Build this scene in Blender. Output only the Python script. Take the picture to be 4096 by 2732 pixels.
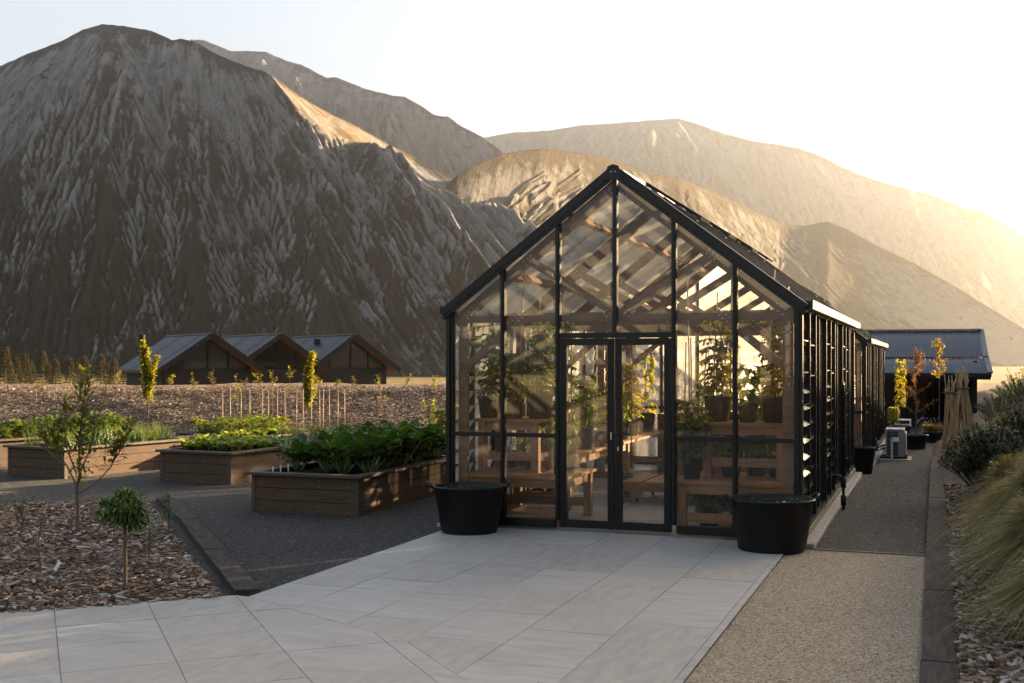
import bpy, math, random
import numpy as np
from mathutils import Vector, Matrix
R = math.radians
rng = np.random.default_rng(7)
random.seed(7)
scene = bpy.context.scene
COL = scene.collection
for o in list(bpy.data.objects):
    bpy.data.objects.remove(o)

# ------------------------------------------------------------------ camera
CAM = np.array([3.201, -12.108, 1.80]); YAW = R(19.831); FPX = 4701.66; HOR = 1443.6; PS = 4096 / 2351.0
cam = bpy.data.cameras.new('camera')
cam.sensor_width = 36.0; cam.lens = FPX / 4096 * 36.0
cam.shift_y = (HOR - 1366.0) / 4096.0
cam.clip_start = 0.05; cam.clip_end = 20000
camo = bpy.data.objects.new('camera', cam); COL.objects.link(camo)
camo.location = CAM; camo.rotation_euler = (R(90), 0, YAW)
scene.camera = camo
CR = np.array([math.cos(YAW), math.sin(YAW), 0.0]); CF = np.array([-math.sin(YAW), math.cos(YAW), 0.0])

# ------------------------------------------------------------------ light
SUN_AZ = R(34.0); SUN_EL = R(13.0)          # azimuth measured from +Y towards +X
world = bpy.data.worlds.new('World'); scene.world = world; world.use_nodes = True
wn = world.node_tree.nodes; wl = world.node_tree.links
sky = wn.new('ShaderNodeTexSky'); sky.sky_type = 'NISHITA'; sky.sun_disc = False
sky.sun_elevation = SUN_EL; sky.sun_rotation = SUN_AZ
sky.altitude = 600; sky.air_density = 1.0; sky.dust_density = 2.0; sky.ozone_density = 1.0
bg = wn['Background']; bg.inputs['Strength'].default_value = 0.064
hs = wn.new('ShaderNodeHueSaturation'); hs.inputs['Saturation'].default_value = .80     # thin high veil: paler, more even sky
gm = wn.new('ShaderNodeGamma'); gm.inputs['Gamma'].default_value = .5
wl.new(sky.outputs[0], hs.inputs['Color']); wl.new(hs.outputs[0], gm.inputs['Color']); wl.new(gm.outputs[0], bg.inputs['Color'])
sl = bpy.data.lights.new('sun', 'SUN'); sl.energy = 5.0; sl.angle = R(0.55); sl.color = (1.0, 0.71, 0.40)
so = bpy.data.objects.new('sun', sl); COL.objects.link(so)
sd = Vector((math.sin(SUN_AZ) * math.cos(SUN_EL), math.cos(SUN_AZ) * math.cos(SUN_EL), math.sin(SUN_EL)))
so.rotation_euler = sd.to_track_quat('Z', 'Y').to_euler(); so.location = sd * 60
scene.view_settings.view_transform = 'Standard'; scene.view_settings.look = 'None'
scene.view_settings.exposure = 3.1; scene.view_settings.gamma = 1.0
scene.render.engine = 'CYCLES'
cy = scene.cycles
cy.max_bounces = 10; cy.diffuse_bounces = 3; cy.glossy_bounces = 3; cy.transmission_bounces = 6
cy.transparent_max_bounces = 40; cy.volume_bounces = 0; cy.caustics_reflective = False; cy.caustics_refractive = False
cy.sample_clamp_indirect = 6.0; cy.use_denoising = True
try: cy.denoiser = 'OPENIMAGEDENOISE'
except Exception: pass
cy.use_adaptive_sampling = False

# ------------------------------------------------------------------ helpers: tagging
def tag(o, label=None, cat=None, group=None, kind=None):
    if label: o['label'] = label
    if cat: o['category'] = cat
    if group: o['group'] = group
    if kind: o['kind'] = kind
    return o
def thing(name, label, cat, loc=(0, 0, 0), rz=0.0, group=None):
    o = bpy.data.objects.new(name, None); COL.objects.link(o)
    o.empty_display_size = 0.2
    o.location = loc; o.rotation_euler = (0, 0, rz)
    return tag(o, label, cat, group)
def copy_tree(o, parent=None):
    c = o.copy(); COL.objects.link(c)
    if parent is not None: c.parent = parent
    for ch in list(o.children): copy_tree(ch, c)
    return c
def dup(proto, loc, rz=0.0, label=None, group=None, s=1.0, tilt=(0, 0)):
    c = copy_tree(proto)
    c.location = loc; c.rotation_euler = (tilt[0], tilt[1], rz); c.scale = (s, s, s) if np.isscalar(s) else s
    if label: c['label'] = label
    if group: c['group'] = group
    return c
class Proto:
    """first use moves the original, later uses copy it"""
    def __init__(self, root): self.root = root; self.used = False
    def put(self, loc, rz=0.0, label=None, group=None, s=1.0, tilt=(0, 0)):
        if not self.used:
            self.used = True; c = self.root
            c.location = loc; c.rotation_euler = (tilt[0], tilt[1], rz); c.scale = (s, s, s) if np.isscalar(s) else s
            if label: c['label'] = label
            if group: c['group'] = group
            return c
        return dup(self.root, loc, rz, label, group, s, tilt)

# ------------------------------------------------------------------ helpers: meshes
class MB:
    def __init__(self): self.V = []; self.F = []; self.n = 0; self.uv = None
    def add(self, verts, faces):
        verts = np.asarray(verts, float).reshape(-1, 3); b = self.n
        self.V.append(verts); self.n += len(verts)
        for f in faces: self.F.append([b + i for i in f])
        return self
    def box(self, c, s, rot=None):
        x, y, z = s[0] / 2, s[1] / 2, s[2] / 2
        v = np.array([[-x, -y, -z], [x, -y, -z], [x, y, -z], [-x, y, -z], [-x, -y, z], [x, -y, z], [x, y, z], [-x, y, z]])
        if rot is not None: v = v @ np.array(rot).T
        return self.add(v + np.array(c, float), [(0, 3, 2, 1), (4, 5, 6, 7), (0, 1, 5, 4), (1, 2, 6, 5), (2, 3, 7, 6), (3, 0, 4, 7)])
    def bb(self, x0, x1, y0, y1, z0, z1):
        return self.box(((x0 + x1) / 2, (y0 + y1) / 2, (z0 + z1) / 2), (x1 - x0, y1 - y0, z1 - z0))
    def bar(self, p, q, w, h, up=(0, 0, 1)):
        p = np.array(p, float); q = np.array(q, float); d = q - p; L = np.linalg.norm(d); d /= L
        u = np.array(up, float); s = np.cross(d, u); s /= np.linalg.norm(s); u = np.cross(s, d)
        return self.box((p + q) / 2, (L, w, h), np.stack([d, s, u], 1))
    def tube(self, pts, rad, n=8, cap=True):
        pts = np.array(pts, float); m = len(pts)
        rad = np.full(m, rad, float) if np.isscalar(rad) else np.array(rad, float)
        V = []; t0 = None
        for i in range(m):
            t = pts[min(i + 1, m - 1)] - pts[max(i - 1, 0)]; t /= (np.linalg.norm(t) + 1e-9)
            if t0 is None:
                a = np.array([1.0, 0, 0]) if abs(t[0]) < .8 else np.array([0, 1.0, 0])
                s = np.cross(t, a)
            else: s = s - t * (s @ t)
            s /= (np.linalg.norm(s) + 1e-9); t0 = t; u = np.cross(t, s)
            for k in range(n):
                a = 2 * math.pi * k / n; V.append(pts[i] + rad[i] * (math.cos(a) * s + math.sin(a) * u))
        F = []
        for i in range(m - 1):
            for k in range(n):
                k2 = (k + 1) % n; F.append((i * n + k, i * n + k2, (i + 1) * n + k2, (i + 1) * n + k))
        if cap: F.append(tuple(range(n))[::-1]); F.append(tuple((m - 1) * n + k for k in range(n)))
        return self.add(V, F)
    def lathe(self, prof, n=32, c=(0, 0, 0), sx=1.0, sy=1.0):
        V = []; m = len(prof)
        for r, z in prof:
            for k in range(n):
                a = 2 * math.pi * k / n; V.append((c[0] + sx * r * math.cos(a), c[1] + sy * r * math.sin(a), c[2] + z))
        F = []
        for i in range(m - 1):
            for k in range(n):
                k2 = (k + 1) % n; F.append((i * n + k, i * n + k2, (i + 1) * n + k2, (i + 1) * n + k))
        return self.add(V, F)
    def poly(self, pts, t, nrm):
        """flat polygon of thickness t along nrm"""
        p = np.array(pts, float); nrm = np.array(nrm, float); nrm = nrm / np.linalg.norm(nrm); n = len(p)
        v = np.concatenate([p - nrm * t / 2, p + nrm * t / 2])
        F = [tuple(range(n))[::-1], tuple(range(n, 2 * n))] + [(i, (i + 1) % n, n + (i + 1) % n, n + i) for i in range(n)]
        return self.add(v, F)
    def sphere(self, c, r, n=8, m=5):
        prof = [(max(r * math.sin(math.pi * i / m), 1e-4), -r * math.cos(math.pi * i / m)) for i in range(m + 1)]
        return self.lathe(prof, n, c)
    def build(self, name, mat, parent=None, smooth=False, bevel=0.0, loc=None):
        me = bpy.data.meshes.new(name)
        V = np.concatenate(self.V) if self.V else np.zeros((0, 3))
        me.from_pydata(V.tolist(), [], self.F)
        if smooth: me.polygons.foreach_set('use_smooth', [True] * len(me.polygons))
        me.materials.append(mat); me.update()
        o = bpy.data.objects.new(name, me); COL.objects.link(o)
        if parent is not None: o.parent = parent
        if loc is not None: o.location = loc
        if bevel:
            b = o.modifiers.new('bevel', 'BEVEL'); b.width = bevel; b.segments = 2; b.limit_method = 'ANGLE'
        return o
# leaf templates: rows of (t along, half width, lift)
TPL = {
    'diamond': [(0, .0, 0), (.45, .5, .06), (1, .0, -.04)],
    'leaf': [(0, .06, 0), (.3, .46, .05), (.65, .40, .03), (1, .02, -.10)],
    'broad': [(0, .08, 0), (.2, .45, .06), (.5, .55, .08), (.8, .38, .02), (1, .04, -.10)],
    'blade': [(0, .5, 0), (.5, .42, .04), (1, .04, -.06)],
}
def leaves(mb, P, D, U, L, W, tpl='leaf', droop=0.0, fold=0.12):
    """many leaves at once: base P, direction D, up-ish U, length L, full width W"""
    P = np.asarray(P, float); D = np.asarray(D, float); N = len(P)
    if N == 0: return mb
    D = D / (np.linalg.norm(D, axis=1, keepdims=True) + 1e-9)
    U = np.broadcast_to(np.asarray(U, float), (N, 3))
    S = np.cross(D, U); S /= (np.linalg.norm(S, axis=1, keepdims=True) + 1e-9); Nn = np.cross(S, D)
    L = np.broadcast_to(np.asarray(L, float), (N,))[:, None]; W = np.broadcast_to(np.asarray(W, float), (N,))[:, None]
    rows = TPL[tpl]; k = len(rows); vs = []
    for t, hw, lift in rows:
        c = P + D * L * t + Nn * L * lift; c[:, 2] -= (droop * t * t * L)[:, 0]
        vs += [c - S * W * hw + Nn * W * fold * hw * 2, c - Nn * W * 0.0, c + S * W * hw + Nn * W * fold * hw * 2]
    V = np.stack(vs, 1)                     # N, 3k, 3
    f = []
    for i in range(k - 1):
        a = 3 * i; f += [(a, a + 1, a + 4, a + 3), (a + 1, a + 2, a + 5, a + 4)]
    f = np.array(f); b = mb.n + np.arange(N)[:, None, None] * (3 * k)
    mb.V.append(V.reshape(-1, 3)); mb.n += N * 3 * k
    mb.F += (f[None] + b).reshape(-1, 4).tolist()
    return mb
def rdir(n, up=0.3, spread=1.0):
    a = rng.uniform(0, 2 * math.pi, n); z = up + rng.normal(0, .35 * spread, n)
    v = np.stack([np.cos(a), np.sin(a), z], 1); return v / np.linalg.norm(v, axis=1, keepdims=True)
def hash2(ix, iy, s):
    h = (ix.astype(np.int64) * 374761393 + iy.astype(np.int64) * 668265263 + s * 974634777) & 0xffffffff
    h = ((h ^ (h >> 13)) * 1274126177) & 0xffffffff
    return ((h ^ (h >> 16)) & 0xffff) / 65535.0
def vnoise(x, y, s=0):
    x = np.asarray(x, float); y = np.asarray(y, float)
    ix = np.floor(x); iy = np.floor(y); fx = x - ix; fy = y - iy
    fx = fx * fx * fx * (fx * (fx * 6 - 15) + 10); fy = fy * fy * fy * (fy * (fy * 6 - 15) + 10)
    a = hash2(ix, iy, s); b = hash2(ix + 1, iy, s); c = hash2(ix, iy + 1, s); d = hash2(ix + 1, iy + 1, s)
    return (a * (1 - fx) + b * fx) * (1 - fy) + (c * (1 - fx) + d * fx) * fy
def fbm(x, y, o=5, s=0, g=.5):
    t = 0; a = 1; m = 0
    for i in range(o):
        t = t + a * vnoise(np.asarray(x) * 2 ** i, np.asarray(y) * 2 ** i, s + i); m += a; a *= g
    return t / m
def ridged(x, y, o=5, s=0, g=.5):
    t = 0; a = 1; m = 0
    for i in range(o):
        n = 1 - np.abs(2 * vnoise(np.asarray(x) * 2 ** i, np.asarray(y) * 2 ** i, s + i) - 1); t = t + a * n * n; m += a; a *= g
    return t / m
def sheet(name, X, Y, Z, mat, uv=None, smooth=True):
    """regular grid surface from 2-d arrays"""
    n, m = X.shape; V = np.stack([X, Y, Z], -1).reshape(-1, 3)
    i = np.arange(n - 1)[:, None] * m + np.arange(m - 1)[None]
    F = np.stack([i, i + m, i + m + 1, i + 1], -1).reshape(-1, 4)
    me = bpy.data.meshes.new(name); me.from_pydata(V.tolist(), [], F.tolist())
    if smooth: me.polygons.foreach_set('use_smooth', [True] * len(me.polygons))
    if uv is not None:
        l = me.uv_layers.new(name='UVMap'); idx = F.reshape(-1)
        q = np.stack([uv[0].reshape(-1)[idx], uv[1].reshape(-1)[idx]], 1)
        l.data.foreach_set('uv', q.reshape(-1))
    me.materials.append(mat); me.update()
    o = bpy.data.objects.new(name, me); COL.objects.link(o)
    if F.shape[0] and (np.cross(V[F[0][1]] - V[F[0][0]], V[F[0][3]] - V[F[0][0]])[2] < 0): me.flip_normals()
    return o

# ------------------------------------------------------------------ helpers: materials
class NT:
    def __init__(self, name):
        self.m = bpy.data.materials.new(name); self.m.use_nodes = True
        self.t = self.m.node_tree; self.t.nodes.clear()
        self.out = self.n('ShaderNodeOutputMaterial')
    def n(self, t, **k):
        x = self.t.nodes.new(t)
        for a, b in k.items(): setattr(x, a, b)
        return x
    def l(self, a, b): self.t.links.new(a, b)
    def val(self, sock, v):
        if hasattr(v, 'is_output') or isinstance(v, bpy.types.NodeSocket): self.l(v, sock)
        else: sock.default_value = v
    def coord(self, kind='Object'): return self.n('ShaderNodeTexCoord').outputs[kind]
    def mapping(self, v, scale=(1, 1, 1), loc=(0, 0, 0), rot=(0, 0, 0)):
        m = self.n('ShaderNodeMapping'); self.l(v, m.inputs['Vector'])
        m.inputs['Scale'].default_value = scale; m.inputs['Location'].default_value = loc; m.inputs['Rotation'].default_value = rot
        return m.outputs[0]
    def noise(self, v, scale=5, detail=4, rough=.55, dist=0.0):
        x = self.n('ShaderNodeTexNoise'); self.l(v, x.inputs['Vector'])
        x.inputs['Scale'].default_value = scale; x.inputs['Detail'].default_value = detail
        x.inputs['Roughness'].default_value = rough; x.inputs['Distortion'].default_value = dist
        return x.outputs['Fac']
    def voro(self, v, scale=50, feature='F1', out='Color', rnd=1.0):
        x = self.n('ShaderNodeTexVoronoi', feature=feature); self.l(v, x.inputs['Vector'])
        x.inputs['Scale'].default_value = scale; x.inputs['Randomness'].default_value = rnd
        return x.outputs[out]
    def ramp(self, f, stops, interp='LINEAR'):
        x = self.n('ShaderNodeValToRGB'); self.l(f, x.inputs[0]); e = x.color_ramp; e.interpolation = interp
        while len(e.elements) < len(stops): e.elements.new(.5)
        for el, (p, c) in zip(e.elements, stops):
            el.position = p; el.color = (c, c, c, 1) if np.isscalar(c) else (*c, 1)
        return x.outputs[0]
    def mix(self, f, a, b, mode='MIX'):
        x = self.n('ShaderNodeMix', data_type='RGBA', blend_type=mode)
        self.val(x.inputs[0], f); 
        for s, v in ((x.inputs[6], a), (x.inputs[7], b)):
            if isinstance(v, bpy.types.NodeSocket): self.l(v, s)
            else: s.default_value = (*v, 1)
        return x.outputs[2]
    def math(self, op, a, b=0.0, clamp=False):
        x = self.n('ShaderNodeMath', operation=op); x.use_clamp = clamp
        self.val(x.inputs[0], a); self.val(x.inputs[1], b); return x.outputs[0]
    def sep(self, v):
        x = self.n('ShaderNodeSeparateXYZ'); self.l(v, x.inputs[0]); return x.outputs
    def bump(self, h, strength=.5, dist=.01):
        x = self.n('ShaderNodeBump'); self.l(h, x.inputs['Height'])
        x.inputs['Strength'].default_value = strength; x.inputs['Distance'].default_value = dist; return x.outputs[0]
    def pbr(self, col, rough=.6, metal=0.0, spec=.5, normal=None):
        p = self.n('ShaderNodeBsdfPrincipled')
        if isinstance(col, bpy.types.NodeSocket): self.l(col, p.inputs['Base Color'])
        else: p.inputs['Base Color'].default_value = (*col, 1)
        self.val(p.inputs['Roughness'], rough); self.val(p.inputs['Metallic'], metal)
        p.inputs['Specular IOR Level'].default_value = spec
        if normal is not None: self.l(normal, p.inputs['Normal'])
        return p.outputs[0]
    def end(self, s): self.l(s, self.out.inputs['Surface']); return self.m
    def island(self): return self.n('ShaderNodeNewGeometry').outputs['Random Per Island']
    def objrand(self): return self.n('ShaderNodeObjectInfo').outputs['Random']

def m_leaf(name, c1, c2, c3=None, trans=.4, rough=.45, tcol=None, spec=.35, crinkle=0.0):
    n = NT(name); i = n.island()
    st = [(0, c1), (.6, c2)] + ([(1, c3)] if c3 else [])
    col = n.ramp(i, st)
    tw = n.noise(n.coord(), 9, 3); col = n.mix(n.math('MULTIPLY', tw, .5), col, n.mix(1.0, col, (.55, .6, .5), 'MULTIPLY'))
    p = n.pbr(col, rough, spec=spec, normal=n.bump(n.voro(n.coord(), 55, 'SMOOTH_F1', 'Distance'), crinkle, .02) if crinkle else None)
    t = n.n('ShaderNodeBsdfTranslucent')
    n.l(n.mix(1.0, col, tcol or (1.9, 1.7, .7), 'MULTIPLY'), t.inputs[0])
    x = n.n('ShaderNodeMixShader'); x.inputs[0].default_value = trans; n.l(p, x.inputs[1]); n.l(t.outputs[0], x.inputs[2])
    return n.end(x.outputs[0])
def m_wood(name, a, b, axis=0, scale=1.0, rough=.65, streak=14, plank=None, spec=.3, knots=True):
    n = NT(name); c = n.coord()
    sc = [streak * scale] * 3; sc[axis] = .9 * scale
    nz = n.noise(n.mapping(c, tuple(sc)), 3.0, 6, .6, .35)
    col = n.ramp(nz, [(.25, a), (.55, tuple((x + y) / 2 for x, y in zip(a, b))), (.78, b)])
    big = n.noise(n.mapping(c, tuple([1.3 if k != axis else .4 for k in range(3)])), 2.0, 3)
    col = n.mix(n.math('MULTIPLY', big, .55), col, n.mix(1.0, col, (.55, .5, .48), 'MULTIPLY'))
    if knots:
        k = n.voro(n.mapping(c, tuple([4.5 if j != axis else 1.6 for j in range(3)])), 1.4, 'F1', 'Distance')
        col = n.mix(n.ramp(k, [(.05, 1.0), (.12, 0.0)]), col, tuple(x * .35 for x in a))
    isl = n.island(); col = n.mix(n.math('MULTIPLY', isl, .35), col, n.mix(1.0, col, (.6, .58, .55), 'MULTIPLY'))
    return n.end(n.pbr(col, rough, spec=spec, normal=n.bump(nz, .35, .004)))
def m_plain(name, col, rough=.5, metal=0.0, spec=.5, var=.15, vs=6.0, bump=0.0):
    n = NT(name); nz = n.noise(n.coord(), vs, 5)
    c = n.mix(n.ramp(nz, [(.3, 0.0), (.7, 1.0)]), col, tuple(x * (1 - var) for x in col))
    r = n.math('ADD', n.math('MULTIPLY', nz, .25), rough - .12)
    return n.end(n.pbr(c, r, metal, spec, n.bump(n.noise(n.coord(), vs * 12, 3), bump, .003) if bump else None))
M = {}
M['black'] = m_plain('black_aluminium', (.005, .0048, .005), .34, 0.0, .3, .3, 3)
M['tub'] = m_plain('black_rubber', (.007, .007, .0075), .5, 0, .3, .4, 4, .15)
M['pot'] = m_plain('black_plastic_pot', (.022, .022, .023), .45, 0, .4, .5, 7, .1)
M['soil'] = m_plain('potting_soil', (.035, .026, .02), .95, 0, .1, .6, 30, .8)
M['steel'] = m_plain('zinc_steel', (.62, .62, .64), .35, .9, .5, .2, 20)
M['white'] = m_plain('white_plastic', (.78, .78, .76), .45, 0, .5, .05, 5)
M['concrete'] = m_plain('concrete', (.36, .35, .34), .85, 0, .2, .35, 9, .4)
M['timber'] = m_wood('larch_timber', (.24, .11, .046), (.44, .235, .105), 1)
M['timber_x'] = m_wood('larch_timber_across', (.24, .11, .046), (.44, .235, .105), 0)
M['timber_z'] = m_wood('larch_timber_upright', (.24, .11, .046), (.44, .235, .105), 2)
M['truss'] = m_wood('brown_truss_timber', (.17, .092, .05), (.30, .175, .10), 0)
M['sill'] = m_wood('weathered_sill_timber', (.10, .075, .055), (.20, .155, .12), 1)
M['bedwood_x'] = m_wood('stained_bed_timber_x', (.058, .036, .023), (.135, .086, .053), 0, rough=.7, spec=.2)
M['bedwood_y'] = m_wood('stained_bed_timber_y', (.058, .036, .023), (.135, .086, .053), 1, rough=.7, spec=.2)
M['bedcap'] = m_wood('bed_cap_timber', (.05, .038, .031), (.11, .085, .065), 0, knots=False)
M['bedcap_y'] = m_wood('bed_cap_timber_y', (.05, .038, .031), (.11, .085, .065), 1, knots=False)
M['bark'] = m_wood('bark', (.10, .065, .045), (.22, .16, .12), 2, 3, knots=False)
M['cane'] = m_wood('bamboo_cane', (.30, .20, .10), (.50, .36, .19), 2, 2, .45, knots=False)
M['sleeper'] = m_wood('old_sleeper', (.022, .019, .018), (.115, .10, .09), 1, 1.0, .85, 10, spec=.15)
# ================================================================== setting materials
def m_gravel(name, cols, scale, rough=.85, bump=.9, patch=.5):
    n = NT(name); c = n.coord()
    cc = n.mapping(c, (1, 1, .4))
    v = n.voro(cc, scale, 'F1', 'Color'); g = n.sep(v)[0]
    col = n.ramp(g, cols)
    big = n.noise(c, .8, 5); med = n.noise(c, 6, 4)
    f = n.math('MULTIPLY', n.math('ADD', big, n.math('MULTIPLY', med, .6)), patch)
    col = n.mix(f, col, n.mix(1.0, col, (.62, .60, .57), 'MULTIPLY'))
    d = n.voro(cc, scale, 'F1', 'Distance')
    h = n.math('ADD', n.math('MULTIPLY', d, -1.0), n.math('MULTIPLY', g, .5))
    h2 = n.math('ADD', h, n.math('MULTIPLY', med, 1.2))
    return n.end(n.pbr(col, rough, spec=.25, normal=n.bump(h2, bump, .02)))
M['gravel'] = m_gravel('dark_gravel', [(0, (.02, .02, .023)), (.5, (.042, .042, .044)), (.85, (.08, .079, .078)), (1, (.22, .21, .20))], 75)
M['peagravel'] = m_gravel('tan_gravel', [(0, (.17, .13, .095)), (.35, (.37, .30, .22)), (.75, (.52, .44, .345)), (1, (.66, .60, .52))], 95)
def m_mulch(name, cols, scale=26):
    n = NT(name); c = n.coord()
    w = n.mapping(c, (1, 1, 1)); nz = n.noise(c, 14, 3)
    v = n.voro(n.mapping(c, (1, 2.2, 1.0), rot=(0, 0, .5)), scale, 'F1', 'Color'); g = n.sep(v)[0]
    v2 = n.voro(n.mapping(c, (2.3, 1, 1.0), rot=(0, 0, .2)), scale * .8, 'F1', 'Color'); g2 = n.sep(v2)[1]
    gg = n.mix(n.ramp(nz, [(.45, 0.0), (.55, 1.0)]), g, g2)
    col = n.ramp(gg, cols)
    big = n.noise(c, .7, 5); col = n.mix(n.math('MULTIPLY', big, .7), col, n.mix(1.0, col, (.5, .46, .42), 'MULTIPLY'))
    return n.end(n.pbr(col, .9, spec=.15, normal=n.bump(n.math('ADD', gg, n.math('MULTIPLY', nz, 1.5)), .9, .03)))
MUL = [(0, (.045, .028, .02)), (.45, (.12, .08, .055)), (.8, (.23, .17, .13)), (1, (.42, .38, .34))]
M['mulch'] = m_mulch('bark_mulch', MUL)
def m_chip():
    n = NT('wood_chip'); i = n.island()
    col = n.ramp(i, [(0, (.05, .03, .02)), (.4, (.15, .095, .062)), (.72, (.26, .19, .14)), (.9, (.38, .34, .31)), (1, (.52, .49, .46))])
    nz = n.noise(n.mapping(n.coord(), (30, 30, 30)), 3, 3)
    return n.end(n.pbr(n.mix(n.math('MULTIPLY', nz, .5), col, n.mix(1.0, col, (.5, .5, .5), 'MULTIPLY')), .85, spec=.2))
M['chip'] = m_chip()
def m_tile():
    n = NT('stone_paving'); c = n.coord(); i = n.island()
    st = n.noise(n.mapping(c, (1.2, 7, 1), rot=(0, 0, .5)), 1.6, 6, .62, .8)
    st2 = n.noise(n.mapping(c, (6, 1.5, 1)), 2.2, 6, .6, .5)
    a = n.ramp(st, [(.3, (.30, .288, .275)), (.5, (.36, .35, .34)), (.72, (.415, .41, .405))])
    b = n.ramp(st2, [(.3, (.30, .282, .262)), (.6, (.37, .352, .335)), (.8, (.395, .388, .38))])
    col = n.mix(n.ramp(i, [(.35, 0.0), (.65, 1.0)]), a, b)
    col = n.mix(n.math('MULTIPLY', i, .30), col, n.mix(1.0, col, (.80, .80, .80), 'MULTIPLY'))
    fl = n.noise(c, 120, 3); col = n.mix(n.ramp(fl, [(.60, 0.0), (.72, .5)]), col, (.2, .19, .18))
    blot = n.noise(c, 1.1, 5); col = n.mix(n.ramp(blot, [(.45, 0.0), (.8, .35)]), col, (.22, .205, .19))
    return n.end(n.pbr(col, n.math('ADD', n.math('MULTIPLY', st, .2), .5), spec=.35, normal=n.bump(n.noise(c, 60, 4), .12, .004)))
M['tile'] = m_tile()
M['grout'] = m_plain('grout', (.33, .32, .30), .9, 0, .2, .55, 3, .3)
def m_field(name, a, b, c3, sc):
    n = NT(name); c = n.coord(); nz = n.noise(c, sc, 6, .6); n2 = n.noise(c, sc * 12, 4)
    col = n.ramp(nz, [(.3, a), (.55, b), (.75, c3)])
    col = n.mix(n.math('MULTIPLY', n2, .6), col, n.mix(1.0, col, (.5, .5, .45), 'MULTIPLY'))
    return n.end(n.pbr(col, .9, spec=.1, normal=n.bump(n2, .6, .3)))
M['plain'] = m_field('dry_grass_plain', (.11, .085, .035), (.17, .125, .05), (.085, .078, .035), .02)

# ================================================================== ground sheets
def grade(y):
    t = np.clip((np.asarray(y, float) - 5.5) / 7.0, 0, 1); return -.06 - .2 * t * t * (3 - 2 * t)
def structure(o): return tag(o, kind='structure')

# far plain, one sheet to the horizon
g = np.concatenate([-np.geomspace(6000, 40, 40), np.linspace(-30, 30, 13), np.geomspace(40, 6000, 40)])
X, Y = np.meshgrid(g, g, indexing='ij')
dd = np.hypot(X - 3, Y + 12); Z = -1.7 - 2.4 * np.clip((dd - 90) / 220, 0, 1) + .0 * X
structure(sheet('ground', X, Y, Z, M['plain']))

# gravel yard (left yard and the path beside the greenhouse)
gx = np.concatenate([np.arange(-34, -12, .8), np.arange(-12, 3.11, .25)]); gx[-1] = 3.12
gy = np.concatenate([np.arange(-22, -6, .6), np.arange(-6, 30, .25)])
X, Y = np.meshgrid(gx, gy, indexing='ij')
Z = grade(Y) + (.012 * fbm(X * 1.3, Y * 1.3, 3, 5) - .006) * np.clip((np.abs(X + 0.0) - 2.2) / .5, 0, 1)
structure(sheet('gravel_yard', X, Y, Z, M['gravel']))
# tan gravel in front of the path
gx = np.linspace(1.80, 3.115, 8); gy = np.linspace(-20, -.34, 60); X, Y = np.meshgrid(gx, gy, indexing='ij')
structure(sheet('tan_gravel_path', X, Y, -.048 + .006 * fbm(X * 3, Y * 3, 3, 8), M['peagravel']))

# patio: real slabs clipped to the outline
def clip(poly, a, b):
    """keep the part left of a->b"""
    out = []; n = len(poly)
    def sd_(p): return (b[0] - a[0]) * (p[1] - a[1]) - (b[1] - a[1]) * (p[0] - a[0])
    for i in range(n):
        p, q = poly[i], poly[(i + 1) % n]; sp, sq = sd_(p), sd_(q)
        if sp >= 0: out.append(p)
        if sp * sq < 0:
            t = sp / (sp - sq); out.append((p[0] + (q[0] - p[0]) * t, p[1] + (q[1] - p[1]) * t))
    return out
def slabs(mb, outline, org, ang, tw, tl, nu, nv, z0, z1, stag=0.0, gap=.0028):
    ca, sa = math.cos(ang), math.sin(ang)
    for i in range(*nu):
        for j in range(*nv):
            off = stag * tl * (i % 2)
            c = [(i * tw + gap, j * tl + off + gap), ((i + 1) * tw - gap, j * tl + off + gap), ((i + 1) * tw - gap, (j + 1) * tl + off - gap), (i * tw + gap, (j + 1) * tl + off - gap)]
            p = [(org[0] + ca * u - sa * v, org[1] + sa * u + ca * v) for u, v in c]
            for k in range(len(outline)):
                p = clip(p, outline[k], outline[(k + 1) % len(outline)])
                if len(p) < 3: break
            if len(p) < 3: continue
            dz = rng.uniform(-.001, .001); n_ = len(p)
            v = [(x, y, z0) for x, y in p] + [(x, y, z1 + dz) for x, y in p]
            mb.add(v, [tuple(range(n_, 2 * n_))] + [(a, (a + 1) % n_, n_ + (a + 1) % n_, n_ + a) for a in range(n_)])
S1 = (-1.95, -4.2); S2 = (-.04, -5.13); S3 = (3.5, -8.9)
outA = [(-1.82, -.02), (-1.82, -4.22), (-.04, -5.13), (1.845, -7.1), (1.845, -.02)]
outB = [(-1.97, -4.215), (-14, -15.02), (-6, -22), (6, -11.5), (1.845, -7.12), (-.045, -5.145)]
# outline B is not convex at the seam: build in two convex halves
outB1 = [(-1.8235, -4.2225), (-1.95, -4.2), (-12, -13.22), (-6, -20), (-.042, -5.134)]
outB2 = [(-.042, -5.134), (-6, -20), (6, -14), (1.845, -7.104)]
mb = MB()
outA1 = [(-1.82, -.02), (-1.82, -4.22), (-.04, -5.13), (-.04, -.02)]
outA2 = [(-.04, -.02), (-.04, -5.13), (1.845, -7.1), (1.845, -.02)]
slabs(mb, outA1, (-1.87, -.02), 0, .61, .9, (0, 3), (-9, 1), -.06, -.030, .5)
slabs(mb, outA2, (-1.87, -.02), 0, .61, .9, (3, 7), (-9, 1), -.06, -.030, .5)
aB = math.atan2(.67, .74)
slabs(mb, outB1, (-1.95, -4.2), aB, .66, .645, (-22, 14), (-26, 4), -.06, -.030)
slabs(mb, outB2, (-1.95, -4.2), aB, .66, .645, (-22, 14), (-26, 4), -.06, -.030)
structure(mb.build('patio', M['tile']))
mb = MB()
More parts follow.
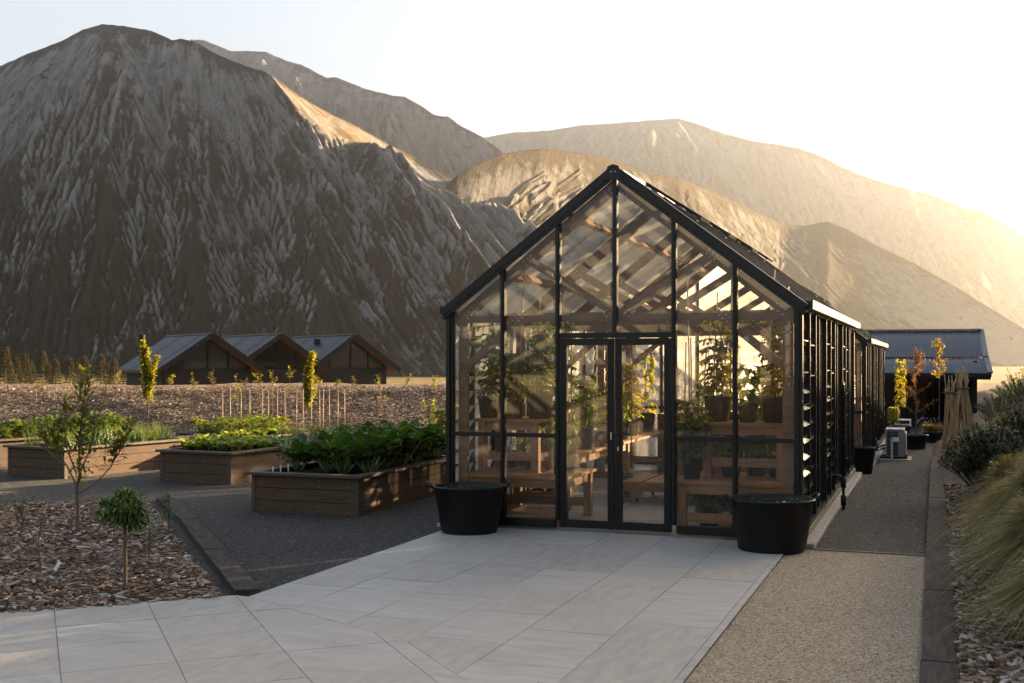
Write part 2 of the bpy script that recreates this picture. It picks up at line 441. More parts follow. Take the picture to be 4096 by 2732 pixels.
mb.poly([(x, y, -.045) for x, y in outA1], .018, (0, 0, 1)); mb.poly([(x, y, -.0455) for x, y in outA2], .018, (0, 0, 1)); structure(mb.build('patio_bed', M['grout']))
mb = MB(); mb.poly([(x, y, -.046) for x, y in outB1], .018, (0, 0, 1)); mb.poly([(x, y, -.047) for x, y in outB2], .018, (0, 0, 1))
structure(mb.build('patio_bed', M['grout']))

# left mulch bed: low mound between the patio and the yard
P0 = np.array([(-1.99, -4.32), (-6.55, .80), (-7.95, -.30), (-13, -4.6), (-13, -14.2)])
def in_poly(x, y, P):
    c = np.zeros(np.shape(x), bool); j = len(P) - 1
    for i in range(len(P)):
        cond = ((P[i][1] > y) != (P[j][1] > y)) & (x < (P[j][0] - P[i][0]) * (y - P[i][1]) / (P[j][1] - P[i][1] + 1e-12) + P[i][0])
        c ^= cond; j = i
    return c
def mulch_h(x, y): return -.045 + .07 * fbm(x * 1.1, y * 1.1, 4, 21) - .015
# bilinear patch over the bed
u = np.linspace(0, 1, 70)[:, None]; v = np.linspace(0, 1, 50)[None]
A_, B_, C_, D_ = np.array([-2.01, -4.27]), np.array([-6.60, .85]), np.array([-14.0, -5.45]), np.array([-12.5, -13.72])
X = (1 - u) * (1 - v) * A_[0] + u * (1 - v) * B_[0] + u * v * C_[0] + (1 - u) * v * D_[0]
Y = (1 - u) * (1 - v) * A_[1] + u * (1 - v) * B_[1] + u * v * C_[1] + (1 - u) * v * D_[1]
structure(sheet('mulch_bed', X, Y, mulch_h(X, Y) - .01 + .0 * v, M['mulch']))
def chips(n, fx, fh, smin, smax, name, maxd=None):
    x, y = fx(n); z = fh(x, y) + .006
    L = rng.uniform(smin, smax, len(x)) * rng.uniform(.5, 1.3, len(x)); W = L * rng.uniform(.25, .6, len(x))
    a = rng.uniform(0, 2 * np.pi, len(x)); t = rng.normal(0, .15, (len(x), 2))
    d = np.stack([np.cos(a), np.sin(a), t[:, 0]], 1); s = np.stack([-np.sin(a), np.cos(a), t[:, 1]], 1); nrm = np.cross(d, s)
    c = np.stack([x, y, z + np.abs(t[:, 0]) * L * .4], 1); h = np.stack([np.full(len(x), .004) * (1 + L * 20)] * 1, 1)
    k = rng.uniform(.6, 1, (len(x), 4))
    co = [c + (-d * L[:, None] * k[:, :1] - s * W[:, None]) * .5, c + (d * L[:, None] - s * W[:, None] * k[:, 1:2]) * .5, c + (d * L[:, None] * k[:, 2:3] + s * W[:, None]) * .5, c + (-d * L[:, None] + s * W[:, None] * k[:, 3:]) * .5]
    V = np.stack(co + [q + nrm * h for q in co], 1)
    f = np.array([(4, 5, 6, 7), (0, 1, 5, 4), (1, 2, 6, 5), (2, 3, 7, 6), (3, 0, 4, 7)])
    mb = MB(); mb.V.append(V.reshape(-1, 3)); mb.n = 8 * len(x)
    mb.F = (f[None] + (np.arange(len(x)) * 8)[:, None, None]).reshape(-1, 4).tolist()
    return tag(mb.build(name, M['chip']), kind='stuff')
def bed_pts(n):
    x = rng.uniform(-9.5, -1.9, n); y = rng.uniform(-10, .9, n); k = in_poly(x, y, P0); return x[k], y[k]
chips(70000, bed_pts, mulch_h, .022, .075, 'mulch_chips')

# right bank, plus an unseen hillside shaped to shade the path and patio
def bank_h(x, y):
    x = np.asarray(x, float); y = np.asarray(y, float)
    h = np.interp(x, [3.2, 3.34, 3.7, 5.2, 7, 12, 20, 26, 36, 50], [-.075, -.02, .05, .62, 1.15, 2.2, 8.85, 5.6, 2.0, -1.75])
    cut = np.interp(y, [-60, -40, 36, 46, 56, 75], [.0, 1.0, 1.0, .90, .60, 0.0]); cut = np.where(x > 8, cut, np.interp(y, [-60, -40, 40, 60], [0, 1, 1, 0]))
    far = np.where(x > 8, np.interp(y, [20, 26, 29, 40], [1.09, 1.07, 1.03, 1.02]), 1.0)
    return h * np.where(h > 0, cut * far, 1) + .05 * (fbm(x * .9, y * .9, 4, 31) - .5) * np.clip((x - 3.4) * 2, 0, 1) + .25 * (fbm(x * .3, y * .12, 4, 33) - .5) * np.clip((x - 12) / 6, 0, 1) + np.clip((-np.asarray(y, float) - 40) / 30, 0, 1) * -1.7
gx = np.concatenate([np.linspace(3.2, 3.34, 3), np.linspace(3.4, 7, 40), np.linspace(7.3, 50, 60)])
gy = np.concatenate([np.linspace(-60, -8, 30), np.linspace(-7.8, 26, 130), np.linspace(27, 90, 50)])
X, Y = np.meshgrid(gx, gy, indexing='ij')
structure(sheet('planted_bank', X, Y, bank_h(X, Y) + np.interp(Y, [5.5, 12.5], [0, -.15]) * np.clip((5 - X) / 1.6, 0, 1), M['mulch']))
def bank_pts(n): return rng.uniform(3.34, 4.6, n), rng.uniform(-6.5, 6, n)
chips(18000, bank_pts, bank_h, .03, .085, 'mulch_chips')

# mulch embankment behind the beds (runs square to the view)
lat = np.linspace(-34, 5, 260); dep = np.concatenate([np.linspace(28.6, 37, 70), np.linspace(37.5, 58, 30)])
LA, DE = np.meshgrid(lat, dep, indexing='ij')
def berm_h(la, de):
    top = .94 + .05 * (fbm(la * .25, de * 0 + 3, 3, 41) - .5) + np.interp(la, [-34, -14, 0], [-.04, .0, .05])
    s = np.interp(de, [28.6, 29.6, 34.6, 36.0, 43, 52, 58], [-.32, -.1, .93, 1.0, 1.0, -1.3, -1.9])
    return np.where(s > 0, s * top, s) + .16 * (fbm(la * .8, de * .8, 4, 43) - .5)
BX = CAM[0] + CR[0] * LA + CF[0] * DE; BY = CAM[1] + CR[1] * LA + CF[1] * DE
structure(sheet('embankment', BX, BY, berm_h(LA, DE), M['mulch']))
def cw(la, de, z=0.0):
    return np.array([CAM[0] + CR[0] * la + CF[0] * de, CAM[1] + CR[1] * la + CF[1] * de, z + 0 * la])
def berm_pts(n):
    la = rng.uniform(-16, 2, n); de = rng.uniform(29, 38, n); p = cw(la, de); return p[0], p[1]
def berm_xy(x, y):
    la = (x - CAM[0]) * CR[0] + (y - CAM[1]) * CR[1]; de = (x - CAM[0]) * CF[0] + (y - CAM[1]) * CF[1]; return berm_h(la, de)
chips(50000, berm_pts, berm_xy, .028, .08, 'mulch_chips')

# ------------------------------------------------------------------ mountains
def m_mountain(name, grass, grass2, scree, scree2, amt, forest=None):
    """vegetation and bare scree; the mask follows the gullies water has cut"""
    n = NT(name); uv = n.n('ShaderNodeUVMap').outputs[0]; c = n.coord(); s = n.sep(uv); vv = s[1]
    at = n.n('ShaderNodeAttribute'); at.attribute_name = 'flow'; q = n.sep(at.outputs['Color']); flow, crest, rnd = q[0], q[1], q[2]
    fine = n.noise(n.mapping(c, (.07, .07, .07)), 1.0, 9, .78)
    mid = n.noise(n.mapping(c, (.018, .018, .018)), 1.0, 8, .68)
    streak = n.noise(n.mapping(uv, (90, 9, 1)), 1.0, 8, .65)
    f = n.math('ADD', n.math('MULTIPLY', flow, .85), n.math('MULTIPLY', crest, .35))
    f = n.math('ADD', f, n.math('MULTIPLY', n.math('SUBTRACT', mid, .5), .9))
    f = n.math('ADD', f, n.math('MULTIPLY', n.math('SUBTRACT', fine, .5), .55))
    f = n.math('ADD', f, n.math('MULTIPLY', n.math('SUBTRACT', streak, .5), .7))
    f = n.math('ADD', f, n.math('ADD', n.math('MULTIPLY', n.math('SUBTRACT', vv, .5), .34), amt))
    k = n.ramp(f, [(.40, 0.0), (.56, 1.0)])
    gc = n.mix(n.ramp(fine, [(.40, 0.0), (.62, 1.0)]), grass, grass2)
    sc = n.mix(n.ramp(n.math('ADD', n.math('MULTIPLY', streak, .6), n.math('MULTIPLY', fine, .4)), [(.40, 0.0), (.60, 1.0)]), scree, scree2)
    col = n.mix(k, gc, sc)
    chute = n.ramp(n.math('ADD', flow, n.math('MULTIPLY', n.math('SUBTRACT', fine, .5), .5)), [(.50, 0.0), (.74, .95)])
    col = n.mix(chute, col, tuple(min(1, x * 1.18) for x in scree2))
    col = n.mix(n.math('MULTIPLY', rnd, n.ramp(n.math('ADD', fine, n.math('MULTIPLY', mid, .4)), [(.50, 1.0), (.72, .3)])), col, n.mix(fine, (.20, .125, .045), (.34, .225, .085)))  # golden grass tone, strengthening the sunlit patch in the colour
    sp = n.noise(n.mapping(c, (.045, .045, .045)), 1.0, 6, .7)
    col = n.mix(n.ramp(n.math('ADD', sp, n.math('MULTIPLY', mid, .5)), [(.88, 0.0), (.92, .85)]), col, tuple(x * .55 for x in grass))
    if forest is not None:
        fm = n.ramp(n.math('ADD', n.math('MULTIPLY', vv, -2.2), n.math('ADD', n.math('MULTIPLY', s[0], -1.5), n.math('MULTIPLY', mid, .5))), [(forest, 0.0), (forest + .1, 1.0)])
        col = n.mix(fm, col, (.020, .022, .015))
    h = n.math('ADD', n.math('MULTIPLY', fine, 2.5), n.math('MULTIPLY', streak, 1.5))
    return n.end(n.pbr(col, .95, spec=.05, normal=n.bump(h, .9, 5.0)))
def blur(a, k, ax):
    for _ in range(k):
        p = np.concatenate([np.take(a, [0], ax), a, np.take(a, [-1], ax)], ax); n_ = p.shape[ax]
        a = (np.take(p, range(0, n_ - 2), ax) + 2 * np.take(p, range(1, n_ - 1), ax) + np.take(p, range(2, n_), ax)) / 4
    return a
def flowacc(z):
    """water sent down row by row (last row is the crest); z is [column, row]"""
    nu, nv = z.shape; acc = np.ones((nu, nv)); idx = np.arange(nu)
    for j in range(nv - 1, 0, -1):
        zl = z[:, j - 1]; L = np.concatenate([[1e9], zl[:-1]]); Rr = np.concatenate([zl[1:], [1e9]])
        ch = np.argmin(np.stack([zl, L + .02, Rr + .02]), 0); dst = idx + np.array([0, -1, 1])[ch]
        np.add.at(acc[:, j - 1], dst, acc[:, j])
    return acc
def mountain(name, sil, rr, rb, zb, fan, mat, amp=.10, gf=9, seed=0, spur=None, nu=420, nv=170, power=.95, pxr=(-300, 2650), tol=.004, cut=.05):
    px = np.linspace(pxr[0], pxr[1], nu); sx = [p[0] for p in sil]; sy = [p[1] for p in sil]
    ang = (px * PS - 2048) / FPX; el = (HOR - np.interp(px, sx, sy) * PS) / FPX
    RR = np.interp(px, [p[0] for p in rr], [p[1] for p in rr]); zr = CAM[2] + RR * el
    RB = RR - np.maximum(zr - zb, 20) / rb if np.isscalar(rb) else np.interp(px, [p[0] for p in rb], [p[1] for p in rb])
    nb = 10; v = np.concatenate([np.linspace(0, 1, nv), np.linspace(1.03, 1.5, nb)])
    U, V = np.meshgrid(px, v, indexing='ij'); RRg = RR[:, None]; RBg = RB[:, None]; ZR = zr[:, None]
    f0, fk = fan; vc = np.minimum(V, 1); up = (U - f0) / 1000.0 / (1 + fk * (1 - vc))
    D = RBg + (RRg - RBg) * V
    if spur:
        RX = np.interp(U - (1 - vc) * spur, [p[0] for p in rr], [p[1] for p in rr]); w_ = np.clip((vc - .64) / .16, 0, 1); w_ = w_ * w_ * (3 - 2 * w_)
        RX = RX * w_ + (1 - w_) * np.minimum(RX, np.interp(U, [-300, 620, 1250], [2000, 790, 690])); D = RBg + (np.where(V < 1, RX, RRg) - RBg) * V
    H = np.maximum(ZR - zb, 1); win = np.sin(np.pi * np.clip(vc, 0, 1)) ** .7
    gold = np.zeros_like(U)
    if spur: gold = np.clip((U - 600 - (1 - vc) * spur * 1.35) / 18, 0, 1) * np.clip((vc - .74) / .04, 0, 1) * np.clip((955 - U) / 20, 0, 1); win = win * (1 - .85 * gold)  # mask for golden grass colour that also paints in the spur's sunlit patch
    wx = up * gf + .5 * fbm(up * 5, vc * 3, 3, seed + 50)
    g1 = ridged(wx, vc * 1.6 + 3, 4, seed, .5) - .5; g2 = fbm(up * gf * 4, vc * 9 + 2, 6, seed + 9, .6) - .5
    g0 = ridged(up * gf * .42 + 1.7 + .25 * fbm(up * 3, vc * 2, 3, seed + 60), vc * .7 + 9, 2, seed + 21, .5) - .5
    z = zb + H * vc ** power + amp * H * win * (g1 * .55 + g0 * 1.0) + .35 * amp * H * win * g2
    A_ = z[:, :nv].copy(); Hn = H * np.ones((1, nv)); wn_ = win[:, :nv]
    for it in range(6):
        acc = flowacc(A_); la = np.log(acc); la = np.clip((la - .8) / 5.2, 0, 1); la = blur(blur(la, 1 + (it < 2), 0), 1, 1)
        A_ = A_ - cut * .3 * Hn * wn_ * (la - .25); A_ = blur(A_, 1, 0) if it < 3 else A_
    acc = flowacc(A_); la = np.clip((np.log(acc) - 1.6) / 4.6, 0, 1); fl = blur(la, 1, 0)
    # scree spreads below its gully
    sp_ = fl.copy()
    for j in range(nv - 2, -1, -1): sp_[:, j] = np.maximum(sp_[:, j], .985 * blur(sp_[:, j + 1:j + 2], 1, 0)[:, 0])
    fl = np.maximum(fl, sp_ * .92); rel = A_ - blur(blur(A_, 8, 0), 8, 1); crest = np.clip(.5 + rel / (.02 * Hn), 0, 1)
    z[:, :nv] = A_
    z += tol * H * (fbm(U * .05, vc * 20, 4, seed + 3) - .5) * np.clip(vc * 3, 0, 1)
    z[:, nv - 1] = (zr + tol * H[:, 0] * (fbm(px * .06, px * 0, 5, seed + 3) - .5))
    z = np.where(V > 1, zb + H * (1 - (V - 1) * 1.6), z)
    A = ang[:, None] * D
    Xw = CAM[0] + CR[0] * A + CF[0] * D; Yw = CAM[1] + CR[1] * A + CF[1] * D
    o = sheet(name, Xw, Yw, z, mat, uv=(up, vc))
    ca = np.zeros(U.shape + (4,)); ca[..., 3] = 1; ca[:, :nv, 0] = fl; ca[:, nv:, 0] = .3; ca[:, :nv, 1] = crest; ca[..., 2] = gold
    at = o.data.color_attributes.new('flow', 'FLOAT_COLOR', 'POINT'); at.data.foreach_set('color', ca.reshape(-1))
    return structure(o)
OL1, OL2 = (.030, .031, .025), (.052, .051, .040)
GR1, GR2 = (.125, .128, .134), (.33, .33, .33)
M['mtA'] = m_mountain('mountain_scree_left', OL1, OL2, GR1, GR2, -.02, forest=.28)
M['mtB'] = m_mountain('mountain_scree_behind', (.07, .063, .054), (.095, .085, .07), GR1, (.26, .25, .24), .08)
M['mtC'] = m_mountain('mountain_tussock', (.068, .055, .034), (.10, .076, .04), (.11, .102, .094), (.23, .215, .20), -.12)
M['mtD'] = m_mountain('mountain_far', (.09, .075, .055), (.115, .095, .068), (.15, .142, .136), (.28, .268, .26), .0)
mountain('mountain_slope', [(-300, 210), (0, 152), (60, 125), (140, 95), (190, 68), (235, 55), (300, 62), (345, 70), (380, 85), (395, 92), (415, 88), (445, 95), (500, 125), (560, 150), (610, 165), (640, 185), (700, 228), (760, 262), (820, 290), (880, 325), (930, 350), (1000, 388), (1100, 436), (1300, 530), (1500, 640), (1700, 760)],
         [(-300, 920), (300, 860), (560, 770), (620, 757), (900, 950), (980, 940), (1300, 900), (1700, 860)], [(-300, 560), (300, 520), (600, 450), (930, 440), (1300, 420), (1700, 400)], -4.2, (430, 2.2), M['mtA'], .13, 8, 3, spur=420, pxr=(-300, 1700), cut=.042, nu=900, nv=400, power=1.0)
mountain('mountain_slope', [(-300, 500), (380, 130), (440, 90), (470, 92), (530, 118), (610, 118), (660, 140), (690, 148), (750, 178), (775, 178), (840, 205), (905, 220), (930, 222), (975, 248), (1000, 265), (1030, 268), (1060, 290), (1110, 315), (1160, 352), (1220, 420), (1300, 560), (1400, 700)],
         [(-300, 2300), (300, 2000), (900, 1700), (1400, 1400)], .72, 10, (900, .8), M['mtB'], .11, 9, 13, nu=620, nv=240, pxr=(300, 1450))
mountain('mountain_slope', [(850, 700), (940, 540), (1000, 455), (1040, 410), (1075, 385), (1110, 370), (1160, 352), (1240, 341), (1330, 350), (1400, 365), (1480, 398), (1560, 408), (1600, 425), (1660, 450), (1720, 478), (1790, 512), (1850, 518), (1900, 508), (1950, 528), (2010, 562), (2100, 605), (2200, 662), (2351, 755), (2460, 815), (2650, 835)],
         [(850, 720), (1050, 780), (1240, 900), (1600, 1200), (1800, 1450), (1900, 1480), (2100, 1420), (2351, 1280), (2650, 1200)], 62e-2, -4.0, (1350, .55), M['mtC'], .065, 6, 27, nu=760, nv=300, pxr=(850, 2650))
mountain('mountain_slope', [(700, 600), (1000, 350), (1110, 316), (1180, 304), (1260, 300), (1330, 288), (1420, 282), (1500, 276), (1560, 272), (1600, 284), (1660, 306), (1720, 322), (1800, 334), (1840, 342), (1880, 356), (1930, 382), (2000, 410), (2060, 428), (2120, 442), (2160, 455), (2220, 480), (2250, 482), (2300, 512), (2351, 545), (2450, 610), (2650, 700)],
         [(700, 3300), (1500, 3000), (2100, 2600), (2650, 2200)], .62, 0, (1500, .7), M['mtD'], .15, 8, 41, nu=760, nv=260, pxr=(950, 2650))

M['stone'] = None
def m_stone():
    n = NT('loose_stone'); i = n.island(); col = n.ramp(i, [(0, (.03, .03, .033)), (.6, (.09, .088, .085)), (.9, (.20, .19, .18)), (1, (.36, .33, .29))])
    return n.end(n.pbr(col, .8, spec=.25))
M['stone'] = m_stone()
def pebbles(name, x, y, z, r, mat):
    n_ = len(x); base = np.array([(1, 0, 0), (.3, .9, .1), (-.8, .5, 0), (-.7, -.6, .1), (.4, -.9, 0), (0, 0, .7), (.1, .1, -.6)]); f = np.array([(0, 1, 5), (1, 2, 5), (2, 3, 5), (3, 4, 5), (4, 0, 5)])
    a = rng.uniform(0, 6.28, n_); sc = r[:, None] * rng.uniform(.7, 1.3, (n_, 3)) * [1, .8, .7]
    q = base[None] * sc[:, None] * rng.uniform(.8, 1.2, (n_, 7, 1)); ca, sa = np.cos(a)[:, None], np.sin(a)[:, None]
    V = np.stack([q[..., 0] * ca - q[..., 1] * sa + x[:, None], q[..., 0] * sa + q[..., 1] * ca + y[:, None], q[..., 2] + z[:, None]], -1)
    mb = MB(); mb.V.append(V.reshape(-1, 3)); mb.n = 7 * n_; mb.F = (f[None] + (np.arange(n_) * 7)[:, None, None]).reshape(-1, 3).tolist()
    return tag(mb.build(name, mat), kind='stuff')
n_ = 9000; x = rng.uniform(-12, -1.95, n_); y = rng.uniform(-4, 11, n_); k = ~in_poly(x, y, P0) & ((x < -2.1) | (y < 0)) & ~((x > -3.5) & (y < -4.6 - (x + 2) * .9)) & ~((x > -1.9) & (y < 0)); x, y = x[k], y[k]
pebbles('loose_gravel', x, y, grade(y) + .004, rng.uniform(.004, .012, len(x)), M['stone'])
n_ = 5000; x = rng.uniform(2.08, 3.1, n_); y = rng.uniform(-.28, 12, n_); pebbles('loose_gravel', x, y, grade(y) + .004, rng.uniform(.004, .011, n_), M['stone'])
n_ = 420; x = np.concatenate([rng.uniform(-4, 1.8, n_), rng.normal(1.83, .02, 160), rng.normal(-1.84, .03, 160)]); y = np.concatenate([rng.uniform(-7.5, -.1, n_), rng.uniform(-6, -.4, 160), rng.uniform(-4.1, -.2, 160)])
pebbles('paving_grit', x, y, np.full(len(x), -.0285), rng.uniform(.002, .0065, len(x)), M['stone'])
n_ = 700; x = rng.uniform(1.86, 3.1, n_); y = rng.uniform(-7, -.4, n_); pebbles('loose_gravel', x, y, np.full(n_, -.043), rng.uniform(.004, .010, n_), M['chip'])
# ================================================================== glasshouses
def m_glass(name, dust=.10, tint=(1, 1, 1), rough=.02, tl_=.7, fm=.62):
    n = NT(name)
    fr = n.n('ShaderNodeFresnel'); fr.inputs[0].default_value = 1.5
    tr = n.n('ShaderNodeBsdfTransparent'); tr.inputs[0].default_value = (*tint, 1)
    gl = n.n('ShaderNodeBsdfGlossy'); gl.inputs['Roughness'].default_value = rough
    a = n.n('ShaderNodeMixShader'); n.l(n.math('MULTIPLY', fr.outputs[0], fm), a.inputs[0]); n.l(tr.outputs[0], a.inputs[1]); n.l(gl.outputs[0], a.inputs[2])
    df = n.n('ShaderNodeBsdfDiffuse'); df.inputs[0].default_value = (.88, .86, .80, 1)
    tl = n.n('ShaderNodeBsdfTranslucent'); tl.inputs[0].default_value = (.90, .86, .78, 1)
    dm = n.n('ShaderNodeMixShader'); dm.inputs[0].default_value = tl_; n.l(df.outputs[0], dm.inputs[1]); n.l(tl.outputs[0], dm.inputs[2])
    c = n.coord()
    big = n.noise(c, 1.7, 5, .6); run = n.noise(n.mapping(c, (14, 14, 1.1)), 1.5, 5, .6)
    f = n.ramp(n.math('ADD', n.math('MULTIPLY', big, .6), n.math('MULTIPLY', run, .4)), [(.3, dust * .35), (.55, dust), (.75, dust * 2.2)])
    b = n.n('ShaderNodeMixShader'); n.l(f, b.inputs[0]); n.l(a.outputs[0], b.inputs[1]); n.l(dm.outputs[0], b.inputs[2])
    return n.end(b.outputs[0])
M['glass'] = m_glass('window_glass', .012)
M['glass_front'] = m_glass('front_glass', .036, tl_=.92, fm=.5)
M['glass_back'] = m_glass('misted_back_glass', .16, tl_=.92, fm=.5)
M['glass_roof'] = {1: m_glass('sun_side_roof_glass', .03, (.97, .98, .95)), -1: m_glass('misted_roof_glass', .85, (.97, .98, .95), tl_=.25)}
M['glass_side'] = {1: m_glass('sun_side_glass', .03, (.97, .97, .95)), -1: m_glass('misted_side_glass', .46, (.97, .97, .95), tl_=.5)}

HW = 1.9; HE = 2.36; HA = 3.80; GL = 7.93        # half width, eave, apex, length
PIT = (HA - HE) / HW
def roof_z(x): return HA - abs(x) * PIT
def greenhouse(loc, label, length, side_bays, detail=True):
    GR_ = M['glass_roof'] if detail else {1: M['glass'], -1: M['glass']}
    g = thing('greenhouse', label, 'greenhouse', loc)
    bay = 2 * HW / 6; B = M['black']
    ends = [0.0, length]
    for e, y in enumerate(ends):
        sgn = -1 if e == 0 else 1
        # mullions
        for i in range(7):
            x = -HW + i * bay; w = .048
            if i in (0, 6):
                mb = MB(); mb.box((x, y + .02, HE / 2), (.085, .085, HE)); mb.box((x, y - sgn * -.032, HE / 2), (.03, .03, HE - .02)); mb.build('corner_post', B, g, bevel=.004)
            elif i == 3:
                mb = MB(); mb.bb(x - w / 2, x + w / 2, y - .035, y + .045, 2.10 if e == 0 else .09, roof_z(x) - .05); mb.build('mullion', B, g, bevel=.003)
            else:
                mb = MB(); mb.bb(x - w / 2, x + w / 2, y - .035, y + .045, .09, roof_z(x) - .03); mb.bb(x - .012, x + .012, y - .048, y + .058, .09, roof_z(x) - .04); mb.build('mullion', B, g, bevel=.003)
        # sill and rails
        for x0, x1 in (((-HW, -bay), (bay, HW)) if e == 0 else ((-HW, HW),)):
            mb = MB(); mb.bb(x0 + .03, x1 - .03, y - .04, y + .05, .002, .088); mb.build('bottom_rail', B, g, bevel=.004)
        segs = [(0, 1), (1, 2), (4, 5), (5, 6)] if e == 0 else [(k, k + 1) for k in range(6)]
        for k, (a, b) in enumerate(segs):
            x0 = -HW + a * bay + .026; x1 = -HW + b * bay - .026
            mb = MB(); mb.bb(x0, x1, y - .028, y + .032, .970, 1.015); mb.build('mid_rail', B, g, bevel=.003)
        if e == 0:
            mb = MB(); mb.bb(-bay + .026, bay - .026, y - .034, y + .044, 2.045, 2.10); mb.build('door_head', B, g, bevel=.003)
        # panes
        def pane(pts, name='pane', mat=M['glass_front'] if e == 0 else M['glass_back']):
            MB().poly([(px_, y, pz) for px_, pz in pts], .005, (0, 1, 0)).build(name, mat, g)
        for i in range(6):
            x0 = -HW + i * bay + .020; x1 = -HW + (i + 1) * bay - .020
            top = [(x1, roof_z(x1) - .05), (x0, roof_z(x0) - .05)]
            if e == 0 and i in (2, 3):
                pane([(x0, 2.095), (x1, 2.095)] + top)
            else:
                pane([(x0, .08), (x1, .08), (x1, .975), (x0, .975)]); pane([(x0, 1.01), (x1, 1.01)] + top)
        # barge caps along the rake
        for s in (-1, 1):
            th = math.atan(PIT)
            p = np.array([s * (HW + .07), y, HE - .07 * PIT + .03]); q = np.array([s * .02, y, HA + .015])
            mb = MB(); mb.bar(p + [0, sgn * .02, 0], q + [0, sgn * .02, 0], .10, .085, (-s * math.sin(th) * -1, 0, math.cos(th)))
            mb.bar(p + [0, sgn * .045, -.062], q + [0, sgn * .045, -.062], .035, .05)
            mb.build('barge_cap', B, g, bevel=.004)
        # apex plate
        mb = MB(); mb.poly([(-.11, y + sgn * .085, HA - .09), (.11, y + sgn * .085, HA - .09), (.06, y + sgn * .085, HA + .055), (0, y + sgn * .085, HA + .075), (-.06, y + sgn * .085, HA + .055)], .012, (0, 1, 0)); ap = mb.build('apex_plate', B, g)
        for dx in (-.022, .022):
            mb = MB(); mb.sphere((dx, y + sgn * .094, HA - .005), .009); mb.build('bolt', M['steel'], ap)
    # doors in the front
    for s in (-1, 1):
        x0, x1 = (-bay + .03, -.006) if s < 0 else (.006, bay - .03)
        mb = MB(); fw_ = .072
        mb.bb(x0, x0 + fw_, -.032, .028, .012, 2.04); mb.bb(x1 - fw_, x1, -.032, .028, .012, 2.04)
        mb.bb(x0 + fw_, x1 - fw_, -.031, .027, 2.04 - fw_, 2.039); mb.bb(x0 + fw_, x1 - fw_, -.031, .027, .013, .012 + .085)
        for k in (.022, .05):
            mb.bb(x0 + k - .004, x0 + k + .004, -.037, -.030, .03, 2.02); mb.bb(x1 - k - .004, x1 - k + .004, -.037, -.030, .03, 2.02)
        d = mb.build('door', B, g, bevel=.003)
        MB().bb(x0 + fw_ - .01, x1 - fw_ + .01, -.0025, .0025, .09, 2.0 - .025).build('pane', M['glass_front'], d)
        if s > 0:
            mb = MB(); mb.bb(x0 + .018, x0 + .052, -.046, -.0375, .93, 1.06); mb.bb(x0 + .022, x0 + .046, -.085, -.046, 1.02, 1.042); mb.bar((x0 + .03, -.08, 1.031), (x0 + .165, -.075, 1.028), .022, .02)
            mb.build('handle', B, d, bevel=.003)
            mb = MB(); mb.lathe([(.001, 0), (.011, .001), (.011, .005), (.001, .006)], 12, (x0 + .035, -.052, .955)); k_ = mb
            mb = MB(); mb.bb(x0 + .028, x0 + .042, -.041, -.0375, .85, .885); mb.sphere((x0 + .035, -.0405, .888), .0095); mb.build('keyhole', M['steel'], d)
        else:
            mb = MB(); mb.bb(x1 - .034, x1 - .022, -.050, -.0375, .965, 1.045); mb.build('latch', M['steel'], d, bevel=.002)
    # side walls
    n = side_bays; sb = length / n
    for s in (-1, 1):
        X = s * HW
        for k in range(1, n):
            y = k * sb; period = k % 4
            mb = MB()
            if period == 3: mb.bb(X - .014, X + .026 if s > 0 else X + .014, y - .014, y + .014, .10, HE - .05) if s > 0 else mb.bb(X - .026, X + .014, y - .014, y + .014, .10, HE - .05)
            else:
                mb.bb(X - .03, X + .03, y - .026, y + .026, .10, HE - .05); xo = X + s * .052
                mb.bb(min(X + s * .031, xo), max(X + s * .031, xo), y - .020, y + .020, .06, HE - .02)
            mb.build('side_mullion', B, g, bevel=.002)
        mb = MB(); mb.bb(X - .045, X + .045, .045, length - .045, .045, .10); mb.build('side_rail', B, g)
        mb = MB(); mb.bb(X - .04, X + .04, .045, length - .045, HE - .05, HE - .002); mb.build('eave_rail', B, g)
        xs = X + s * .05
        mb = MB(); mb.bb(min(X - s * .05, X + s * .06), max(X - s * .05, X + s * .06), .005, length - .005, -.02, .045); mb.build('timber_sill', M['sill'], g)
        # gutter: open box section
        mb = MB(); a, b = X + s * .045, X + s * .135
        lo, hi = min(a, b), max(a, b)
        mb.bb(lo, hi, .04, length - .02, HE - .035, HE - .027); mb.bb(b - .004, b + .004, .04, length - .02, HE - .027, HE + .055); mb.bb(a - .003, a + .003, .04, length - .02, HE - .027, HE + .03)
        mb.bb(lo, hi, .036, .042, HE - .027, HE + .045); mb.bb(lo, hi, length - .022, length - .016, HE - .027, HE + .045)
        mb.build('gutter', B, g)
        for k in range(n):
            y0, y1 = k * sb + .028, (k + 1) * sb - .028
            louvre = (k % 4 in (0, 1)) if True else False
            if not louvre:
                MB().bb(X - .0025, X + .0025, y0 - .016, y1 + .016, .09, HE - .045).build('side_pane', M['glass_side'][s], g)
            else:
                mb = MB()
                for yy in (y0 + .006, y1 - .006): mb.bb(X - .022, X + .022, yy - .012, yy + .012, .11, HE - .055)
                for q in range(6):
                    z = .32 + q * .33 + (.0 if k % 2 else .04)
                    if detail: mb.bar((X + s * .03, y0 + .02, z), (X + s * .03, y1 - .02, z), .014, .012); mb.bar((X + s * .015, (y0 + y1) / 2, z + .03), (X + s * .10, (y0 + y1) / 2, z + .01), .012, .010)
                w = mb.build('louvre_window', B, g)
                mb = MB(); nb = 13; hgt = (HE - .055 - .11) / nb
                for q in range(nb):
                    z = .11 + (q + .5) * hgt; op = .62 if (q % 13) in (3, 4, 5, 6, 7, 8) and k % 4 == 0 else (.40 if q in (2, 5, 6) else .16)
                    a_ = s * op
                    mb.box((X, (y0 + y1) / 2, z), (.005, y1 - y0 - .05, hgt * 1.10), np.array(Matrix.Rotation(-a_, 3, 'Y')))
